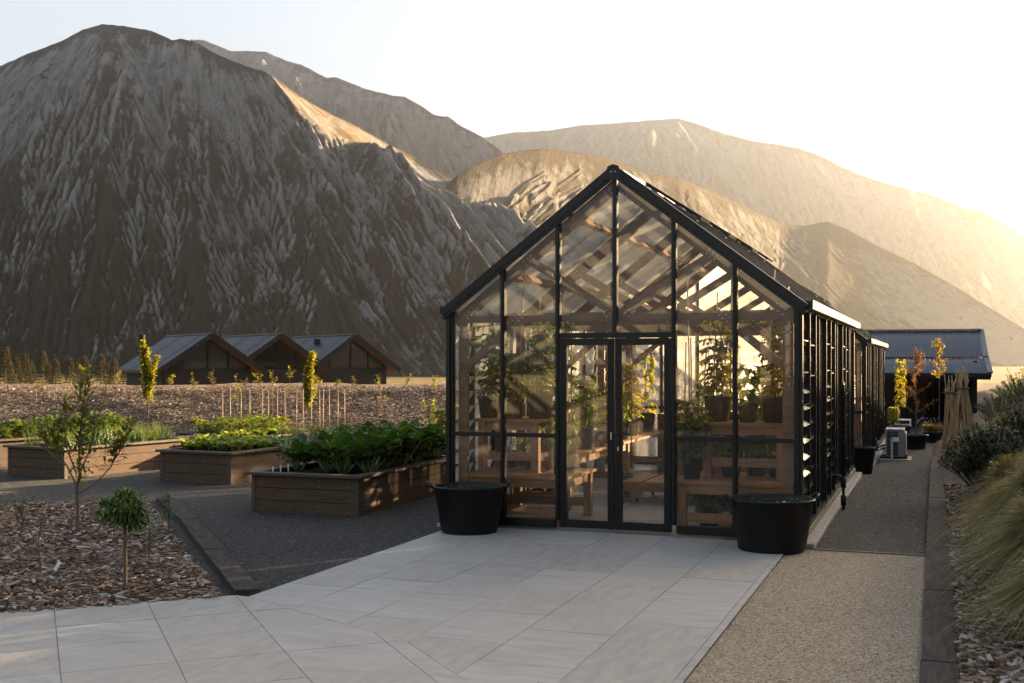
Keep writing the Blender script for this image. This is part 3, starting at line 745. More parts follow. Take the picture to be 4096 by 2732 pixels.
                mb.build('louvre_blade', M['glass_side'][s], w)
    # roof
    th = math.atan(PIT); SL = math.hypot(HW, HA - HE)
    for s in (-1, 1):
        nrm = np.array([s * math.sin(th), 0, math.cos(th)]); dn = np.array([s * math.cos(th), 0, -math.sin(th)])
        apx = np.array([0, 0, HA])
        for k in range(n):
            y0, y1 = k * sb, (k + 1) * sb
            p = [apx + dn * .04 + [0, y0, 0], apx + dn * .04 + [0, y1, 0], apx + dn * (SL + .06) + [0, y1, 0], apx + dn * (SL + .06) + [0, y0, 0]]
            MB().poly(p, .006, nrm).build('roof_pane', GR_[s], g)
        for k in range(1, n):
            mb = MB(); y = k * sb; o_ = nrm * .030
            mb.bar(apx + dn * .03 + o_ + [0, y, 0], apx + dn * (SL + .08) + o_ + [0, y, 0], .045, .052, nrm); mb.build('glazing_bar', B, g)
        for f_ in (.28, .70):
            c0 = apx + dn * SL * f_ - nrm * .055
            mb = MB(); mb.bar(c0 + [0, .05, 0], c0 + [0, length - .05, 0], .055, .095, nrm); mb.build('purlin', M['timber'], g)
        # roof vents, a little open
        for y in ((1.35, 3.3, 5.3, 7.0) if s > 0 else (2.2, 5.6)):
            lift = .045
            c0 = apx + dn * .42 + nrm * (.075 + lift * .5) + [0, y, 0]
            d2 = dn * .8 + nrm * lift; d2 = d2 / np.linalg.norm(d2); n2 = np.cross(d2, [0, 1, 0]); n2 = n2 if n2[2] > 0 else -n2
            mb = MB(); h_ = .36; w_ = .56
            for q in (-1, 1):
                mb.bar(c0 - d2 * h_ + [0, q * w_ / 2, 0], c0 + d2 * h_ + [0, q * w_ / 2, 0], .04, .032, n2)
                mb.bar(c0 + d2 * h_ * q - [0, w_ / 2, 0], c0 + d2 * h_ * q + [0, w_ / 2, 0], .04, .030, n2)
            v_ = mb.build('roof_vent', B, g)
            MB().poly([c0 - d2 * h_ - [0, w_ / 2, 0], c0 - d2 * h_ + [0, w_ / 2, 0], c0 + d2 * h_ + [0, w_ / 2, 0], c0 + d2 * h_ - [0, w_ / 2, 0]], .005, n2).build('pane', M['glass'], v_)
            m0 = apx + dn * .70 - nrm * .10 + [0, y, 0]
            mb = MB(); mb.bar(m0 - [0, .22, 0], m0 + [0, .22, 0], .05, .03, nrm); mb.bar(m0, m0 + nrm * .17 + dn * .03, .02, .02); mb.tube([m0 - dn * .24 - nrm * .01, m0 + dn * .24 - nrm * .03], .016, 8); mb.bar(m0 - [0, .15, 0] + dn * .05, m0 + [0, .15, 0] + dn * .07, .03, .03, nrm)
            mb.build('vent_opener', M['steel'], v_)
    mb = MB(); mb.tube([(0, .0, HA + .02), (0, length, HA + .02)], .05, 8); mb.bb(-.09, .09, 0, length, HA - .012, HA + .02); mb.build('ridge_cap', B, g)
    # timber trusses with bolted steel plates
    nt = 5
    for t in range(nt):
        y = .13 + t * (length - .26) / (nt - 1); T = M['truss']
        mb = MB(); dpt = .05
        for s in (-1, 1):
            mb.bar((s * (HW - .02), y, HE - .13), (0, y, HA - .10), dpt, .125, (0, 0, 1))
            mb.bar((s * .02, y, 2.31), (s * HW * .52, y, roof_z(HW * .52) - .16), dpt - .006, .09, (0, 0, 1))
            mb.bar((s * (HW - .13), y, 1.72), (s * (HW - .80), y, 2.27), dpt - .008, .085, (0, 0, 1))
        mb.bb(-HW + .06, HW - .06, y - .027, y + .027, 2.225, 2.325)
        tr = mb.build('roof_truss', T, g)
        for s in (-1, 1):
            MB().bb(s * (HW - .115) - .055, s * (HW - .115) + .055, y - .0245, y + .0245, .0, HE - .10).build('timber_post', M['truss'], g)
        mb = MB()
        def bolts(cx, cz, ang, rows, cols, gap=.055):
            ca, sa = math.cos(ang), math.sin(ang)
            for i in range(rows):
                for j in range(cols):
                    a, b = (i - (rows - 1) / 2) * gap, (j - (cols - 1) / 2) * gap
                    mb.sphere((cx + ca * a - sa * b, y - .030, cz + sa * a + ca * b), .0115, 7, 4)
        for s in (-1, 1):
            bolts(s * (HW - .115), 2.12, 0, 2, 2); bolts(s * (HW - .115), 1.62, s * .7, 2, 3); bolts(s * (HW - .78), 2.275, -s * .7, 4, 2, .05)
            bolts(s * (HW - .20), 2.33, s * -.65, 3, 2); bolts(s * HW * .53, roof_z(HW * .53) - .13, -s * .65, 3, 2, .05); bolts(s * .10, HA - .20, -s * .65, 2, 2); bolts(s * .12, 2.31, s * .8, 2, 2, .05)
        mb.build('bolt_set', M['steel'], tr, smooth=True)
    return g
gh1 = greenhouse((0, 0, 0), 'nearest black framed greenhouse with double glass doors facing the paved patio', GL, 12)
gh2 = greenhouse((0, GL + 3.556, -.181), 'further black framed greenhouse standing behind the first one', 8.54, 12, False)
# fixed water pipe on the right wall
# floor slabs and kerbs
for y0, z, L_ in ((0, 0, GL), (GL + 3.556, -.181, 8.54)):
    mb = MB(); slabs(mb, [(-1.85, y0 + .052), (1.85, y0 + .052), (1.85, y0 + L_ - .05), (-1.85, y0 + L_ - .05)], (-1.9, y0), .16, .61, .61, (-1, 9), (-2, 16), z - .055, z - .012)
    structure(mb.build('greenhouse_floor', M['tile']))
    mb = MB(); mb.bb(-1.848, 1.848, y0 + .054, y0 + L_ - .052, z - .12, z - .022); structure(mb.build('floor_bed', M['grout']))
    for s in (-1, 1):
        mb = MB(); mb.bb(min(s * 1.852, s * 2.065), max(s * 1.852, s * 2.065), y0 + (.0 if s > 0 else .002) - .10 * (s > 0), y0 + L_ + .02, z - .25, z - .021); structure(mb.build('concrete_kerb', M['concrete'], bevel=.01))
# ================================================================== vegetable beds
M['chard'] = m_leaf('chard_leaf', (.024, .055, .013), (.045, .10, .02), (.075, .135, .028), .35, .36, (1.5, 1.6, .5), crinkle=.9)
M['stalk'] = m_plain('pale_stalk', (.26, .32, .14), .5, 0, .4, .2, 8)
M['lettuce'] = m_leaf('lettuce_leaf', (.08, .135, .028), (.15, .20, .045), (.23, .26, .08), .45, .45)
M['green'] = m_leaf('garden_leaf', (.06, .105, .016), (.105, .15, .024), (.18, .20, .035), .5, .45)
M['lime'] = m_leaf('lime_leaf', (.13, .165, .02), (.22, .225, .03), (.30, .26, .04), .55, .5)
M['onion'] = m_leaf('onion_leaf', (.05, .10, .035), (.09, .15, .05), (.16, .19, .06), .4, .4)
M['stem'] = m_plain('green_stem', (.12, .15, .05), .55, 0, .3, .4, 20)
M['woodstem'] = m_plain('woody_stem', (.16, .11, .075), .8, 0, .2, .4, 25)
def ruffled(mb, base, d, up, L, W, n=6, m=4, ruf=.10, curl=.35, ph=0.0):
    d = np.array(d, float); d /= np.linalg.norm(d); s = np.cross(d, up); s /= np.linalg.norm(s); nn = np.cross(s, d)
    V = []
    for i in range(n + 1):
        t = i / n; w = W * .5 * (math.sin(math.pi * min(.08 + t * .9, 1)) ** .6)
        for j in range(-m // 2, m // 2 + 1):
            q = j / (m / 2)
            lift = -curl * L * t * t * .6 + ruf * L * abs(q) ** 1.5 * math.sin(ph + t * 15 + (2.2 if q > 0 else 0) ) + .10 * W * abs(q)
            V.append(np.array(base) + d * L * t * (1 - .05 * abs(q)) + s * w * q + nn * lift)
    k = m + 1; F = [(i * k + j, i * k + j + 1, (i + 1) * k + j + 1, (i + 1) * k + j) for i in range(n) for j in range(m)]
    mb.add(V, F)
def chard(seed, H=.5):
    global rng
    t = thing('chard_plant', 'dark crinkly chard plant with pale stalks in the nearest raised bed', 'chard plant')
    lf, st = MB(), MB(); n = 19
    for i in range(n):
        a = i * 2.4 + rng.uniform(-.3, .3); out = .18 + .75 * (i / n); sl = H * rng.uniform(.30, .5) * (1 - .25 * i / n)
        d = np.array([math.cos(a) * out, math.sin(a) * out, 1.0]); d /= np.linalg.norm(d)
        b = np.array([math.cos(a) * .03, math.sin(a) * .03, 0]); e = b + d * sl
        L = H * rng.uniform(.34, .58); up = np.array([-math.cos(a), -math.sin(a), .8])
        st.tube([b, e, e + d * L * .55], [.010, .008, .004], 5)
        ruffled(lf, e - d * .02, d, up, L, L * rng.uniform(.55, .75), 9, 4, .12, .75, rng.uniform(0, 6))
    lf.build('foliage', M['chard'], t, smooth=True); st.build('stalks', M['stalk'], t, smooth=True); return t
def rosette(name, label, cat, mat, n, L, W, z=(.3, 1.4), tpl='broad', droop=.15, lift=0.0, jit=.2):
    a = np.arange(n) * 2.4 + rng.uniform(-.3, .3, n); k = np.linspace(1, 0, n); up = z[0] + (z[1] - z[0]) * (1 - k)
    D = np.stack([np.cos(a), np.sin(a), up], 1); P = np.stack([np.cos(a) * .015, np.sin(a) * .015, np.full(n, lift)], 1)
    mb = leaves(MB(), P, D, (0, 0, 1), L * rng.uniform(1 - jit, 1 + jit, n), W * rng.uniform(1 - jit, 1 + jit, n), tpl, droop, .2)
    o = mb.build(name, mat, None, smooth=True); return tag(o, label, cat)
def bushy(name, label, cat, mat, ns, H, Rr, nl, L, W, tpl='leaf', droop=.2, stem='stem', top=False, zmin=.2, sr=.004):
    t = thing(name, label, cat); st, lf = MB(), MB()
    for i in range(ns):
        a = rng.uniform(0, 6.28); q = Rr * math.sqrt(rng.uniform(0, 1)); h = H * rng.uniform(.75, 1.05)
        p0 = np.array([math.cos(a) * q * .3, math.sin(a) * q * .3, 0]); p1 = np.array([math.cos(a) * q * .75 + rng.normal(0, .01), math.sin(a) * q * .75, h * .5]); p2 = np.array([math.cos(a) * q, math.sin(a) * q, h])
        st.tube([p0, p1, p2], [sr, sr * .8, sr * .4], 5, False)
        u = rng.uniform(zmin, 1, nl) if not top else rng.uniform(.8, 1.0, nl)
        u[:3] = 1.0
        P = np.where(u[:, None] < .5, p0 + (p1 - p0) * (u[:, None] * 2), p1 + (p2 - p1) * (u[:, None] * 2 - 1))
        D = rdir(nl, .15 if not top else .05, .9)
        leaves(lf, P + D * L * .15, D, (0, 0, 1), L * rng.uniform(.6, 1.15, nl), W * rng.uniform(.7, 1.15, nl), tpl, droop)
    lf.build('foliage', mat, t, smooth=False); st.build('stems', M[stem], t, smooth=True); return t
def raised_bed(label, x0, x1, y0, L, rot=0.0, z0=-.07, h=.50):
    w = x1 - x0; t = thing('raised_garden_bed', label, 'raised bed', (x1, y0, z0), R(rot), 'raised timber garden beds')
    hb = h - .035; nb = 3; ph = hb / nb
    for k in range(nb):          # boards; local origin = front right corner
        a, b = k * ph + .003, (k + 1) * ph - .003
        hb_ = .0015 * k
        for nm, (bx0, bx1, by0, by1), mt in (('front_board', (-w + .05, -.05, 0 + hb_, .04), 'bedwood_x'), ('back_board', (-w + .05, -.05, L - .04, L), 'bedwood_x'), ('side_board', (-.04, 0 - hb_, .05, L - .05), 'bedwood_y'), ('side_board', (-w, -w + .04, .05, L - .05), 'bedwood_y')):
            mb = MB(); mb.bb(bx0, bx1, by0, by1, a, b); mb.build(nm, M[mt], t, bevel=.003)
    for cx in (-w, -.05):
        for cy in (0, L - .05):
            mb = MB(); mb.bb(cx - .004 * (cx < -.06), cx + .05 + .004 * (cx > -.06), cy - .004, cy + .054, 0, hb - .002); mb.build('corner_post', M['bedcap'], t)
    ov = .06; cwid = .14
    for nm, (bx0, bx1, by0, by1), mt in (('cap_board', (-w - ov, ov, -ov, -ov + cwid), 'bedcap'), ('cap_board', (-w - ov, ov, L + ov - cwid, L + ov), 'bedcap'), ('cap_board', (ov - cwid, ov, -ov + cwid + .002, L + ov - cwid - .002), 'bedcap_y'), ('cap_board', (-w - ov, -w - ov + cwid, -ov + cwid + .002, L + ov - cwid - .002), 'bedcap_y')):
        mb = MB(); mb.bb(bx0, bx1, by0, by1, hb, hb + .035); mb.build(nm, M[mt], t, bevel=.003)
    gx = np.linspace(-w + .045, -.045, 14); gy = np.linspace(.045, L - .045, 22); X, Y = np.meshgrid(gx, gy, indexing='ij')
    so_ = sheet('soil', X, Y, hb - .06 + .05 * fbm(X * 6 + x0, Y * 6 + y0, 4, 3), M['soil']); so_.parent = t
    for yy in (.0,):
        mb = MB()
        for k in range(nb):
            for q in range(4):
                for dz in (.3, .7): mb.sphere((-w + .14 + q * (w - .28) / 3, -.001, (k + dz) * ph), .006, 6, 3)
        mb.build('screws', M['steel'], t)
    ca, sa = math.cos(R(rot)), math.sin(R(rot))
    def pos(u, v): # u in 0..w from left, v along the length
        lx, ly = -w + u, v; return (x1 + ca * lx - sa * ly, y0 + sa * lx + ca * ly, z0 + hb - .035)
    return pos, w, L
beds = {}
for k, a in {
    'near': ('nearest raised bed of dark brown boards full of tall chard', -4.77, -3.30, .50, 3.1, 0),
    'lettuce': ('raised bed with sunlit long side planted with lettuces, left of the chard bed', -8.10, -6.75, 3.05, 3.0, -5),
    'onion': ('raised bed at the far left planted with onions, its long side glowing in the sun', -11.05, -9.72, 2.93, 2.6, -9),
    'leafy': ('raised bed behind the onion bed at the left edge, planted with leafy greens', -13.4, -12.2, 4.2, 3.2, -14),
    'parsley': ('raised bed right behind the lettuce bed, with dark curly greens', -9.98, -8.6, 5.75, 2.4, -6),
    'bean': ('low sunlit raised bed with broad leaved seedlings below the mulch slope', -11.6, -10.25, 8.35, 2.3, -8),
    'kale': ('shaded raised bed with dark leaves between the bean bed and the chard', -8.9, -7.4, 8.45, 2.3, -4),
    'empty': ('raised bed half hidden behind the chard at its left', -8.05, -6.65, 6.3, 1.9, -4),
    'potato': ('raised bed with tall bright green potato plants behind the chard', -6.7, -5.1, 9.7, 2.6, -3),
    'herb': ('raised bed with bolting yellow green herbs below the slope, behind the potatoes', -8.2, -6.8, 12.0, 2.2, -3),
    'corner': ('raised bed behind the chard next to the greenhouse wall', -4.75, -3.3, 4.6, 2.4, 0),
    'squash': ('raised bed with sunlit leafy plants close behind the greenhouse corner', -4.9, -3.4, 9.8, 2.4, 0)}.items():
    z0_ = float(grade(a[3] + 1)) - .012
    beds[k] = raised_bed(*a[:6], z0=z0_)
def fill(pr, bed, nx, ny, u=(.15, .85), v=(.1, .9), label=None, group=None, s=(.85, 1.15), jit=.05, cats=None):
    pos, w, L = beds[bed]
    for i in range(nx):
        for j in range(ny):
            a = u[0] + (u[1] - u[0]) * (i + .5) / nx; b = v[0] + (v[1] - v[0]) * (j + .5) / ny
            p = pos(a * w + rng.normal(0, jit), b * L + rng.normal(0, jit))
            k = pr[int(rng.integers(len(pr)))]
            k.put(p, rng.uniform(0, 6.28), label, group, rng.uniform(*s))
ch = [Proto(chard(1, .60)), Proto(chard(2, .54)), Proto(chard(3, .64))]
fill(ch, 'near', 4, 6, (.14, .92), (.20, .97), None, 'chard plants in the nearest bed', (1.0, 1.25), .05)
sd1 = Proto(rosette('seedling', 'small green seedling in the front row of the nearest raised bed', 'seedling', M['green'], 10, .06, .035, (.3, 1.2)))
fill([sd1], 'near', 9, 2, (.22, .95), (.045, .13), None, 'seedlings at the front of the nearest bed', (.7, 1.3), .02)
mb = MB(); mb.bb(-.008, .008, -.0015, .0015, -.03, .085); pl = Proto(tag(mb.build('plant_label', M['white']), 'white plastic plant label stuck in the soil of the nearest bed', 'plant label'))
pos, w, L = beds['near']
for i in range(4): p = pos(.11, .30 + i * .19); pl.put((p[0], p[1], p[2] + .03), .5, None, 'white plant labels in the nearest bed', 1.0, (.05 * (i % 2), .08 - .05 * i))
lt = [Proto(rosette('lettuce', 'upright green lettuce in the sunlit bed left of the chard', 'lettuce', M['lettuce'], 20, .25, .13, (.9, 3.6), 'broad', .12)) for _ in range(2)]
fill(lt, 'lettuce', 5, 3, (.10, .92), (.06, .42), None, 'lettuces in the bed left of the chard', (.85, 1.2), .03)
bs = [Proto(rosette('young_cabbage', 'spreading young cabbage in the middle of the lettuce bed', 'cabbage', M['lettuce'], 12, .27, .19, (.25, 1.5), 'broad', .2))]
fill(bs, 'lettuce', 4, 3, (.12, .9), (.45, .78), None, 'young cabbages in the lettuce bed', (.85, 1.1), .03)
fe = [Proto(bushy('carrot_plant', 'feathery bright green carrot top at the far end of the lettuce bed', 'carrot plant', M['lime'], 12, .34, .14, 26, .06, .014, 'diamond', .3))]
fill(fe, 'lettuce', 4, 2, (.3, .96), (.80, .97), None, 'carrot tops in the lettuce bed', (.8, 1.1), .03)
def onion():
    t = MB(); n = 11; a = rng.uniform(0, 6.28, n); o = rng.uniform(.05, .4, n)
    D = np.stack([np.cos(a) * o, np.sin(a) * o, np.ones(n)], 1); P = np.stack([np.cos(a) * .012, np.sin(a) * .012, np.zeros(n)], 1)
    leaves(t, P, D, (1, .3, 0), rng.uniform(.26, .42, n), .012, 'blade', .12, .4)
    return tag(t.build('onion_plant', M['onion']), 'thin bladed onion plant in the sunlit bed at the far left', 'onion plant')
on = [Proto(onion()) for _ in range(3)]
fill(on, 'onion', 8, 12, (.07, .95), (.05, .97), None, 'onion plants in the far left bed', (.85, 1.2), .03)
sp = [Proto(bushy('spinach_plant', 'bushy bright spinach plant at the left edge behind the onions', 'spinach', M['green'], 6, .30, .13, 14, .10, .06, 'broad', .2)) for _ in range(2)]
fill(sp, 'leafy', 4, 10, (.1, .92), (.03, .97), None, 'spinach plants in the left edge bed', (.8, 1.25), .04)
pa = [Proto(bushy('curly_green', 'dense dark curly herb behind the lettuce bed', 'herb', M['green'], 12, .34, .15, 18, .07, .045, 'leaf', .25)) for _ in range(2)]
fill(pa, 'parsley', 3, 4, (.12, .75), (.15, .97), None, 'curly herbs behind the lettuces', (.9, 1.2), .04)
fill(lt, 'parsley', 2, 5, (.72, .98), (.05, .97), 'upright green lettuce along the right edge of the bed behind the lettuces', 'lettuces beside the curly herbs', (.7, .9), .03)
be = [Proto(bushy('bean_seedling', 'broad leaved seedling on a thin stem in the bed below the mulch slope', 'bean plant', M['lime'], 3, .27, .06, 7, .10, .09, 'broad', .1, top=True)) for _ in range(2)]
fill(be, 'bean', 6, 9, (.08, .95), (.05, .97), None, 'bean seedlings below the mulch slope', (.85, 1.25), .03)
fill([Proto(rosette('kale_plant', 'dark leafy kale in the shaded bed behind the chard', 'kale', M['chard'], 15, .2, .12, (.4, 2), 'broad', .15))], 'kale', 5, 6, (.1, .92), (.06, .95), None, 'kale plants in the shaded bed', (.85, 1.2), .03)
po = [Proto(bushy('potato_plant', 'tall bright green potato plant behind the chard', 'potato plant', M['lime'], 7, .52, .16, 16, .11, .075, 'broad', .25, zmin=.35)) for _ in range(2)]
fill(po, 'potato', 4, 6, (.1, .92), (.05, .97), None, 'potato plants behind the chard', (.85, 1.2), .04)
fill(pa, 'squash', 3, 4, (.1, .95), (.05, .95), 'dense green herb in the bed near the greenhouse corner', 'herbs near the greenhouse corner', (.9, 1.2), .05)
fill(ch, 'corner', 2, 4, (.45, .95), (.1, .95), 'leafy green plant in the bed beside the greenhouse wall', 'leafy plants beside the greenhouse wall', (.55, .75), .05)
sp2 = [Proto(bushy('bolting_lettuce', 'tall bolting yellow green spire behind the potato plants', 'lettuce', M['lime'], 1, .75, .02, 46, .09, .05, 'leaf', .2, zmin=.1, sr=.008)) for _ in range(2)]
fill(sp2, 'herb', 4, 3, (.1, .92), (.1, .95), None, 'bolting spires behind the potatoes', (.75, 1.15), .05)
fill(ch, 'empty', 2, 2, (.2, .9), (.2, .9), 'dark chard plant in the bed half hidden behind the nearest one', 'chard plants in the hidden bed', (.55, .7), .05)
# ================================================================== inside the greenhouses
M['tomato'] = m_leaf('tomato_leaf', (.07, .12, .016), (.14, .19, .024), (.28, .27, .035), .68, .5)
M['yellowleaf'] = m_leaf('yellowing_leaf', (.17, .18, .02), (.30, .26, .03), (.42, .30, .04), .65, .5)
M['pepper'] = m_leaf('pepper_leaf', (.08, .14, .017), (.13, .20, .024), (.22, .25, .032), .65, .45)
M['fruit'] = m_plain('ripe_tomato', (.55, .035, .02), .3, 0, .5, .2, 20)
M['planter'] = m_wood('rough_planter_board', (.10, .05, .028), (.20, .105, .06), 0)
def bench(label, x0, x1, y0, y1, z, shelf=None, under=True, rz=0):
    t = thing('potting_bench', label, 'bench', ((x0 + x1) / 2, y0, 0)); cx = (x0 + x1) / 2; w = x1 - x0; L = y1 - y0; a, b = -w / 2, w / 2
    nb = max(2, int(round(L / .16))); pw = L / nb
    long_y = L > w
    mb = MB()
    if long_y:
        nb = max(3, int(round(w / .15))); pw = w / nb
        for k in range(nb): mb.bb(a + k * pw + .003, a + (k + 1) * pw - .003, 0, L, z - .035, z + rng.uniform(-.002, .001))
        mat = M['timber']
    else:
        for k in range(nb): mb.bb(a, b, k * pw + .003, (k + 1) * pw - .003, z - .035, z + rng.uniform(-.002, .001))
        mat = M['timber_x']
    mb.build('bench_top', mat, t)
    e = .035
    legs_y = [e + .045] + ([L * .5] if L > 2 else []) + [L - e - .045]
    for ly in legs_y:
        for lx in (a + e + .045, b - e - .045):
            mb = MB(); mb.bb(lx - .045, lx + .045, ly - .045, ly + .045, -.008, z - .037); mb.build('leg', M['timber_z'], t, bevel=.003)
        mb = MB(); mb.bb(a + e + .092, b - e - .092, ly - .022, ly + .022, z - .14, z - .04); mb.build('apron', M['timber_x'], t)
        if under: mb = MB(); mb.bb(a + e + .092, b - e - .092, ly - .02, ly + .02, .10, .20); mb.build('stretcher', M['timber_x'], t)
    for lx in (a + e + .045, b - e - .045):
        mb = MB(); mb.bb(lx - .018, lx + .018, legs_y[0] + .05, legs_y[-1] - .05, z - .141, z - .041) if len(legs_y) == 2 else mb.bb(lx - .018, lx + .018, legs_y[0] + .05, legs_y[1] - .05, z - .141, z - .041); mb.build('side_apron', M['timber'], t)
    if shelf:
        s0, s1, sy0, sy1, sz = shelf; s0 -= cx; s1 -= cx; sy0 -= y0; sy1 -= y0
        mb = MB(); n = 4; pw = (sy1 - sy0) / n
        for k in range(n): mb.bb(s0 - .04, s1 + .04, sy0 + k * pw + .003, sy0 + (k + 1) * pw - .003, sz - .035, sz)
        mb.build('upper_shelf', M['timber_x'], t)
        for lx in (s0 + .05, s1 - .05):
            for ly in (sy0 + .05, sy1 - .05):
                mb = MB(); mb.bb(lx - .045, lx + .045, ly - .045, ly + .045, z + .001, sz - .037); mb.build('shelf_post', M['timber_z'], t, bevel=.003)
            mb = MB(); mb.bb(lx - .02, lx + .02, sy0 + .098, sy1 - .098, z + .12, z + .21); mb.build('shelf_brace', M['timber'], t)
        mb = MB(); mb.bb(s0 + .097, s1 - .097, sy0 + .028, sy0 + .07, z + .13, z + .225); mb.build('shelf_rail', M['timber_x'], t)
        mb = MB(); mb.bb(s0 + .097, s1 - .097, sy0 + .03, sy0 + .07, sz - .125, sz - .037); mb.build('shelf_apron', M['timber_x'], t)
    return t
bench('two tier timber potting bench just inside the front glass, left of the doors', -1.80, -.55, .10, 1.22, .54, (-1.74, -1.0, .42, 1.05, 1.14))
bench('two tier timber potting bench just inside the front glass, right of the doors', .60, 1.78, .12, 1.25, .54, (.84, 1.72, .45, 1.08, 1.14))
bench('long timber side bench along the left glass wall', -1.72, -.92, 1.45, 7.3, .66)
bench('long timber side bench along the right glass wall', .95, 1.72, 1.60, 7.3, .66)
bench('timber table standing across the middle of the greenhouse behind the low trolley', -.35, .85, 4.6, 5.5, .74)
# low slatted trolley on castors
t = thing('slatted_trolley', 'low slatted timber trolley on castors just inside the doors', 'trolley', (-.02, 2.40, 0))
for k in range(4): mb = MB(); mb.bb(-.54 + k * .29, -.54 + k * .29 + .245, .0, 1.15, .235, .272); mb.build('slat', M['timber'], t, bevel=.003)
for y in (.04, 1.04): mb = MB(); mb.bb(-.52, .60, y, y + .045, .145, .232); mb.build('cross_rail', M['timber_x'], t)
for x in (-.36, .46):
    for y in (.11, 1.01):
        mb = MB(); mb.bb(x - .07, x + .07, y - .025, y + .06, .055, .143); mb.build('leg', M['timber_z'], t)
        mb = MB(); mb.lathe([(.001, -.012), (.03, -.012), (.032, 0), (.03, .012), (.001, .012)], 14); V = mb.V[0]; mb.V[0] = np.stack([V[:, 2] + x, V[:, 0] + y + .012, V[:, 1] + .022], 1); mb.bb(x - .018, x + .018, y - .005, y + .03, .03, .056); mb.build('castor', M['black'], t)
mb = MB(); mb.bb(-.55, -.50, -.06, -.01, -.01, .232); mb.build('leg', M['timber_z'], t)

def pot(parent, r, h, ribs=True):
    mb = MB(); prof = [(.001, .0), (r * .74, 0), (r * .76, .01), (r * .95, h * .90), (r * 1.02, h * .905), (r * 1.04, h * .93), (r * 1.04, h), (r * .97, h), (r * .93, h * .88), (.001, h * .88)]
    mb.lathe(prof, 28); mb.build('pot', M['pot'], parent, smooth=True)
    mb = MB(); mb.lathe([(r * .935, h * .90), (r * .5, h * .915), (.001, h * .93)], 20); mb.build('soil', M['soil'], parent, smooth=True)
def pot_plant(name, label, cat, r, h, kind, H, seed, cane=None, mat=None, tag_=False):
    t = thing(name, label, cat); pot(t, r, h); st, lf = MB(), MB(); z0 = h * .92
    if cane:
        for k, (dx, dy, ln, cz) in enumerate(cane):
            mb = MB(); mb.tube([(dx, dy, z0 - .05), (dx + cz * .5, dy, z0 + ln * .5), (dx + cz, dy * .6, z0 + ln)], .0075, 6); mb.build('cane', M['cane'], t, smooth=True)
    if kind == 'tomato':
        for q in range(4):
            a0 = rng.uniform(0, 6.28); x, y = .04 * math.cos(a0), .04 * math.sin(a0); pts = []
            hh = H * rng.uniform(.7, 1)
            for i in range(9):
                u = i / 8; pts.append((x + .10 * r / .15 * math.sin(3 * u + a0) * u, y + .10 * math.cos(2.5 * u + a0) * u, z0 + hh * u))
            st.tube(pts, np.linspace(.007, .003, 9), 5, False); pts = np.array(pts)
            for i in range(1, 9):
                for b in range(4):
                    a = rng.uniform(0, 6.28); Lb = rng.uniform(.10, .22) * (1 - .4 * i / 9); d = np.array([math.cos(a), math.sin(a), rng.uniform(-.1, .5)])
                    m = 7; tt = np.linspace(.3, 1, m); P = pts[i] + d * Lb * tt[:, None] + np.array([0, 0, -1.0]) * (tt ** 2)[:, None] * Lb * .35
                    st.tube([pts[i], P[3], P[-1]], [.003, .002, .001], 4, False)
                    D = np.tile(d, (m, 1)) + np.cross(d, (0, 0, 1)) * np.where(np.arange(m) % 2, 1, -1)[:, None] * 1.1 + rng.normal(0, .25, (m, 3)); D[:, 2] -= .3
                    leaves(lf, P, D, (0, 0, 1), rng.uniform(.05, .085, m), rng.uniform(.028, .045, m), 'leaf', .35)
    elif kind == 'pepper':
        m = 70; u = rng.uniform(.15, 1, m); a = rng.uniform(0, 6.28, m); q = r * 1.3 * np.sqrt(rng.uniform(0, 1, m)) * np.sin(np.pi * np.clip(u, .15, .9))
        P = np.stack([q * np.cos(a), q * np.sin(a), z0 + H * u], 1); D = np.stack([np.cos(a), np.sin(a), rng.uniform(-.9, .1, m)], 1)
        leaves(lf, P, D, (0, 0, 1), rng.uniform(.09, .15, m), rng.uniform(.045, .07, m), 'leaf', .4)
        for k in range(0, m, 3): st.tube([(0, 0, z0 + H * u[k] * .5), P[k]], [.004, .002], 4, False)
        st.tube([(0, 0, z0 - .02), (.01, .01, z0 + H * .6)], [.008, .005], 5, False)
    elif kind == 'bean':
        pts = np.stack([.03 * np.sin(np.linspace(0, 9, 12)), .03 * np.cos(np.linspace(0, 9, 12)), z0 + np.linspace(0, H, 12)], 1); st.tube(pts, np.linspace(.006, .003, 12), 5, False)
        for i in range(1, 12):
            m = 5; a = rng.uniform(0, 6.28, m); D = np.stack([np.cos(a), np.sin(a), rng.uniform(-.7, .3, m)], 1); P = pts[i] + D * np.array([1, 1, .2]) * rng.uniform(.03, .08, (m, 1))
            leaves(lf, P, D, (0, 0, 1), rng.uniform(.09, .14, m), rng.uniform(.07, .10, m), 'broad', .4)
    elif kind == 'small':
        m = 34; u = rng.uniform(.1, 1, m); a = rng.uniform(0, 6.28, m); q = r * 1.15 * np.sqrt(rng.uniform(0, 1, m))
        P = np.stack([q * np.cos(a), q * np.sin(a), z0 + H * u], 1); D = np.stack([np.cos(a), np.sin(a), rng.uniform(-.3, .7, m)], 1)
        leaves(lf, P, D, (0, 0, 1), rng.uniform(.05, .08, m), rng.uniform(.03, .05, m), 'leaf', .2)
        for k in range(0, m, 2): st.tube([(0, 0, z0), P[k]], [.003, .0015], 4, False)
    lf.build('foliage', mat or M['tomato'], t); st.build('stem', M['stem'], t, smooth=True)
    if tag_:
        mb = MB(); mb.bb(r * .55 - .009, r * .55 + .009, -r * .5 - .001, -r * .5 + .001, z0 - .02, z0 + .09); mb.build('plant_label', M['white'], t)
    return t
C1 = [(-.03, .02, 1.0, .02)]; C2 = [(-.05, 0, 1.15, .05), (.06, .03, .95, -.04)]; C3 = [(.0, .05, 1.3, -.02), (-.08, -.02, 1.25, .02), (.08, 0, 1.2, .08)]
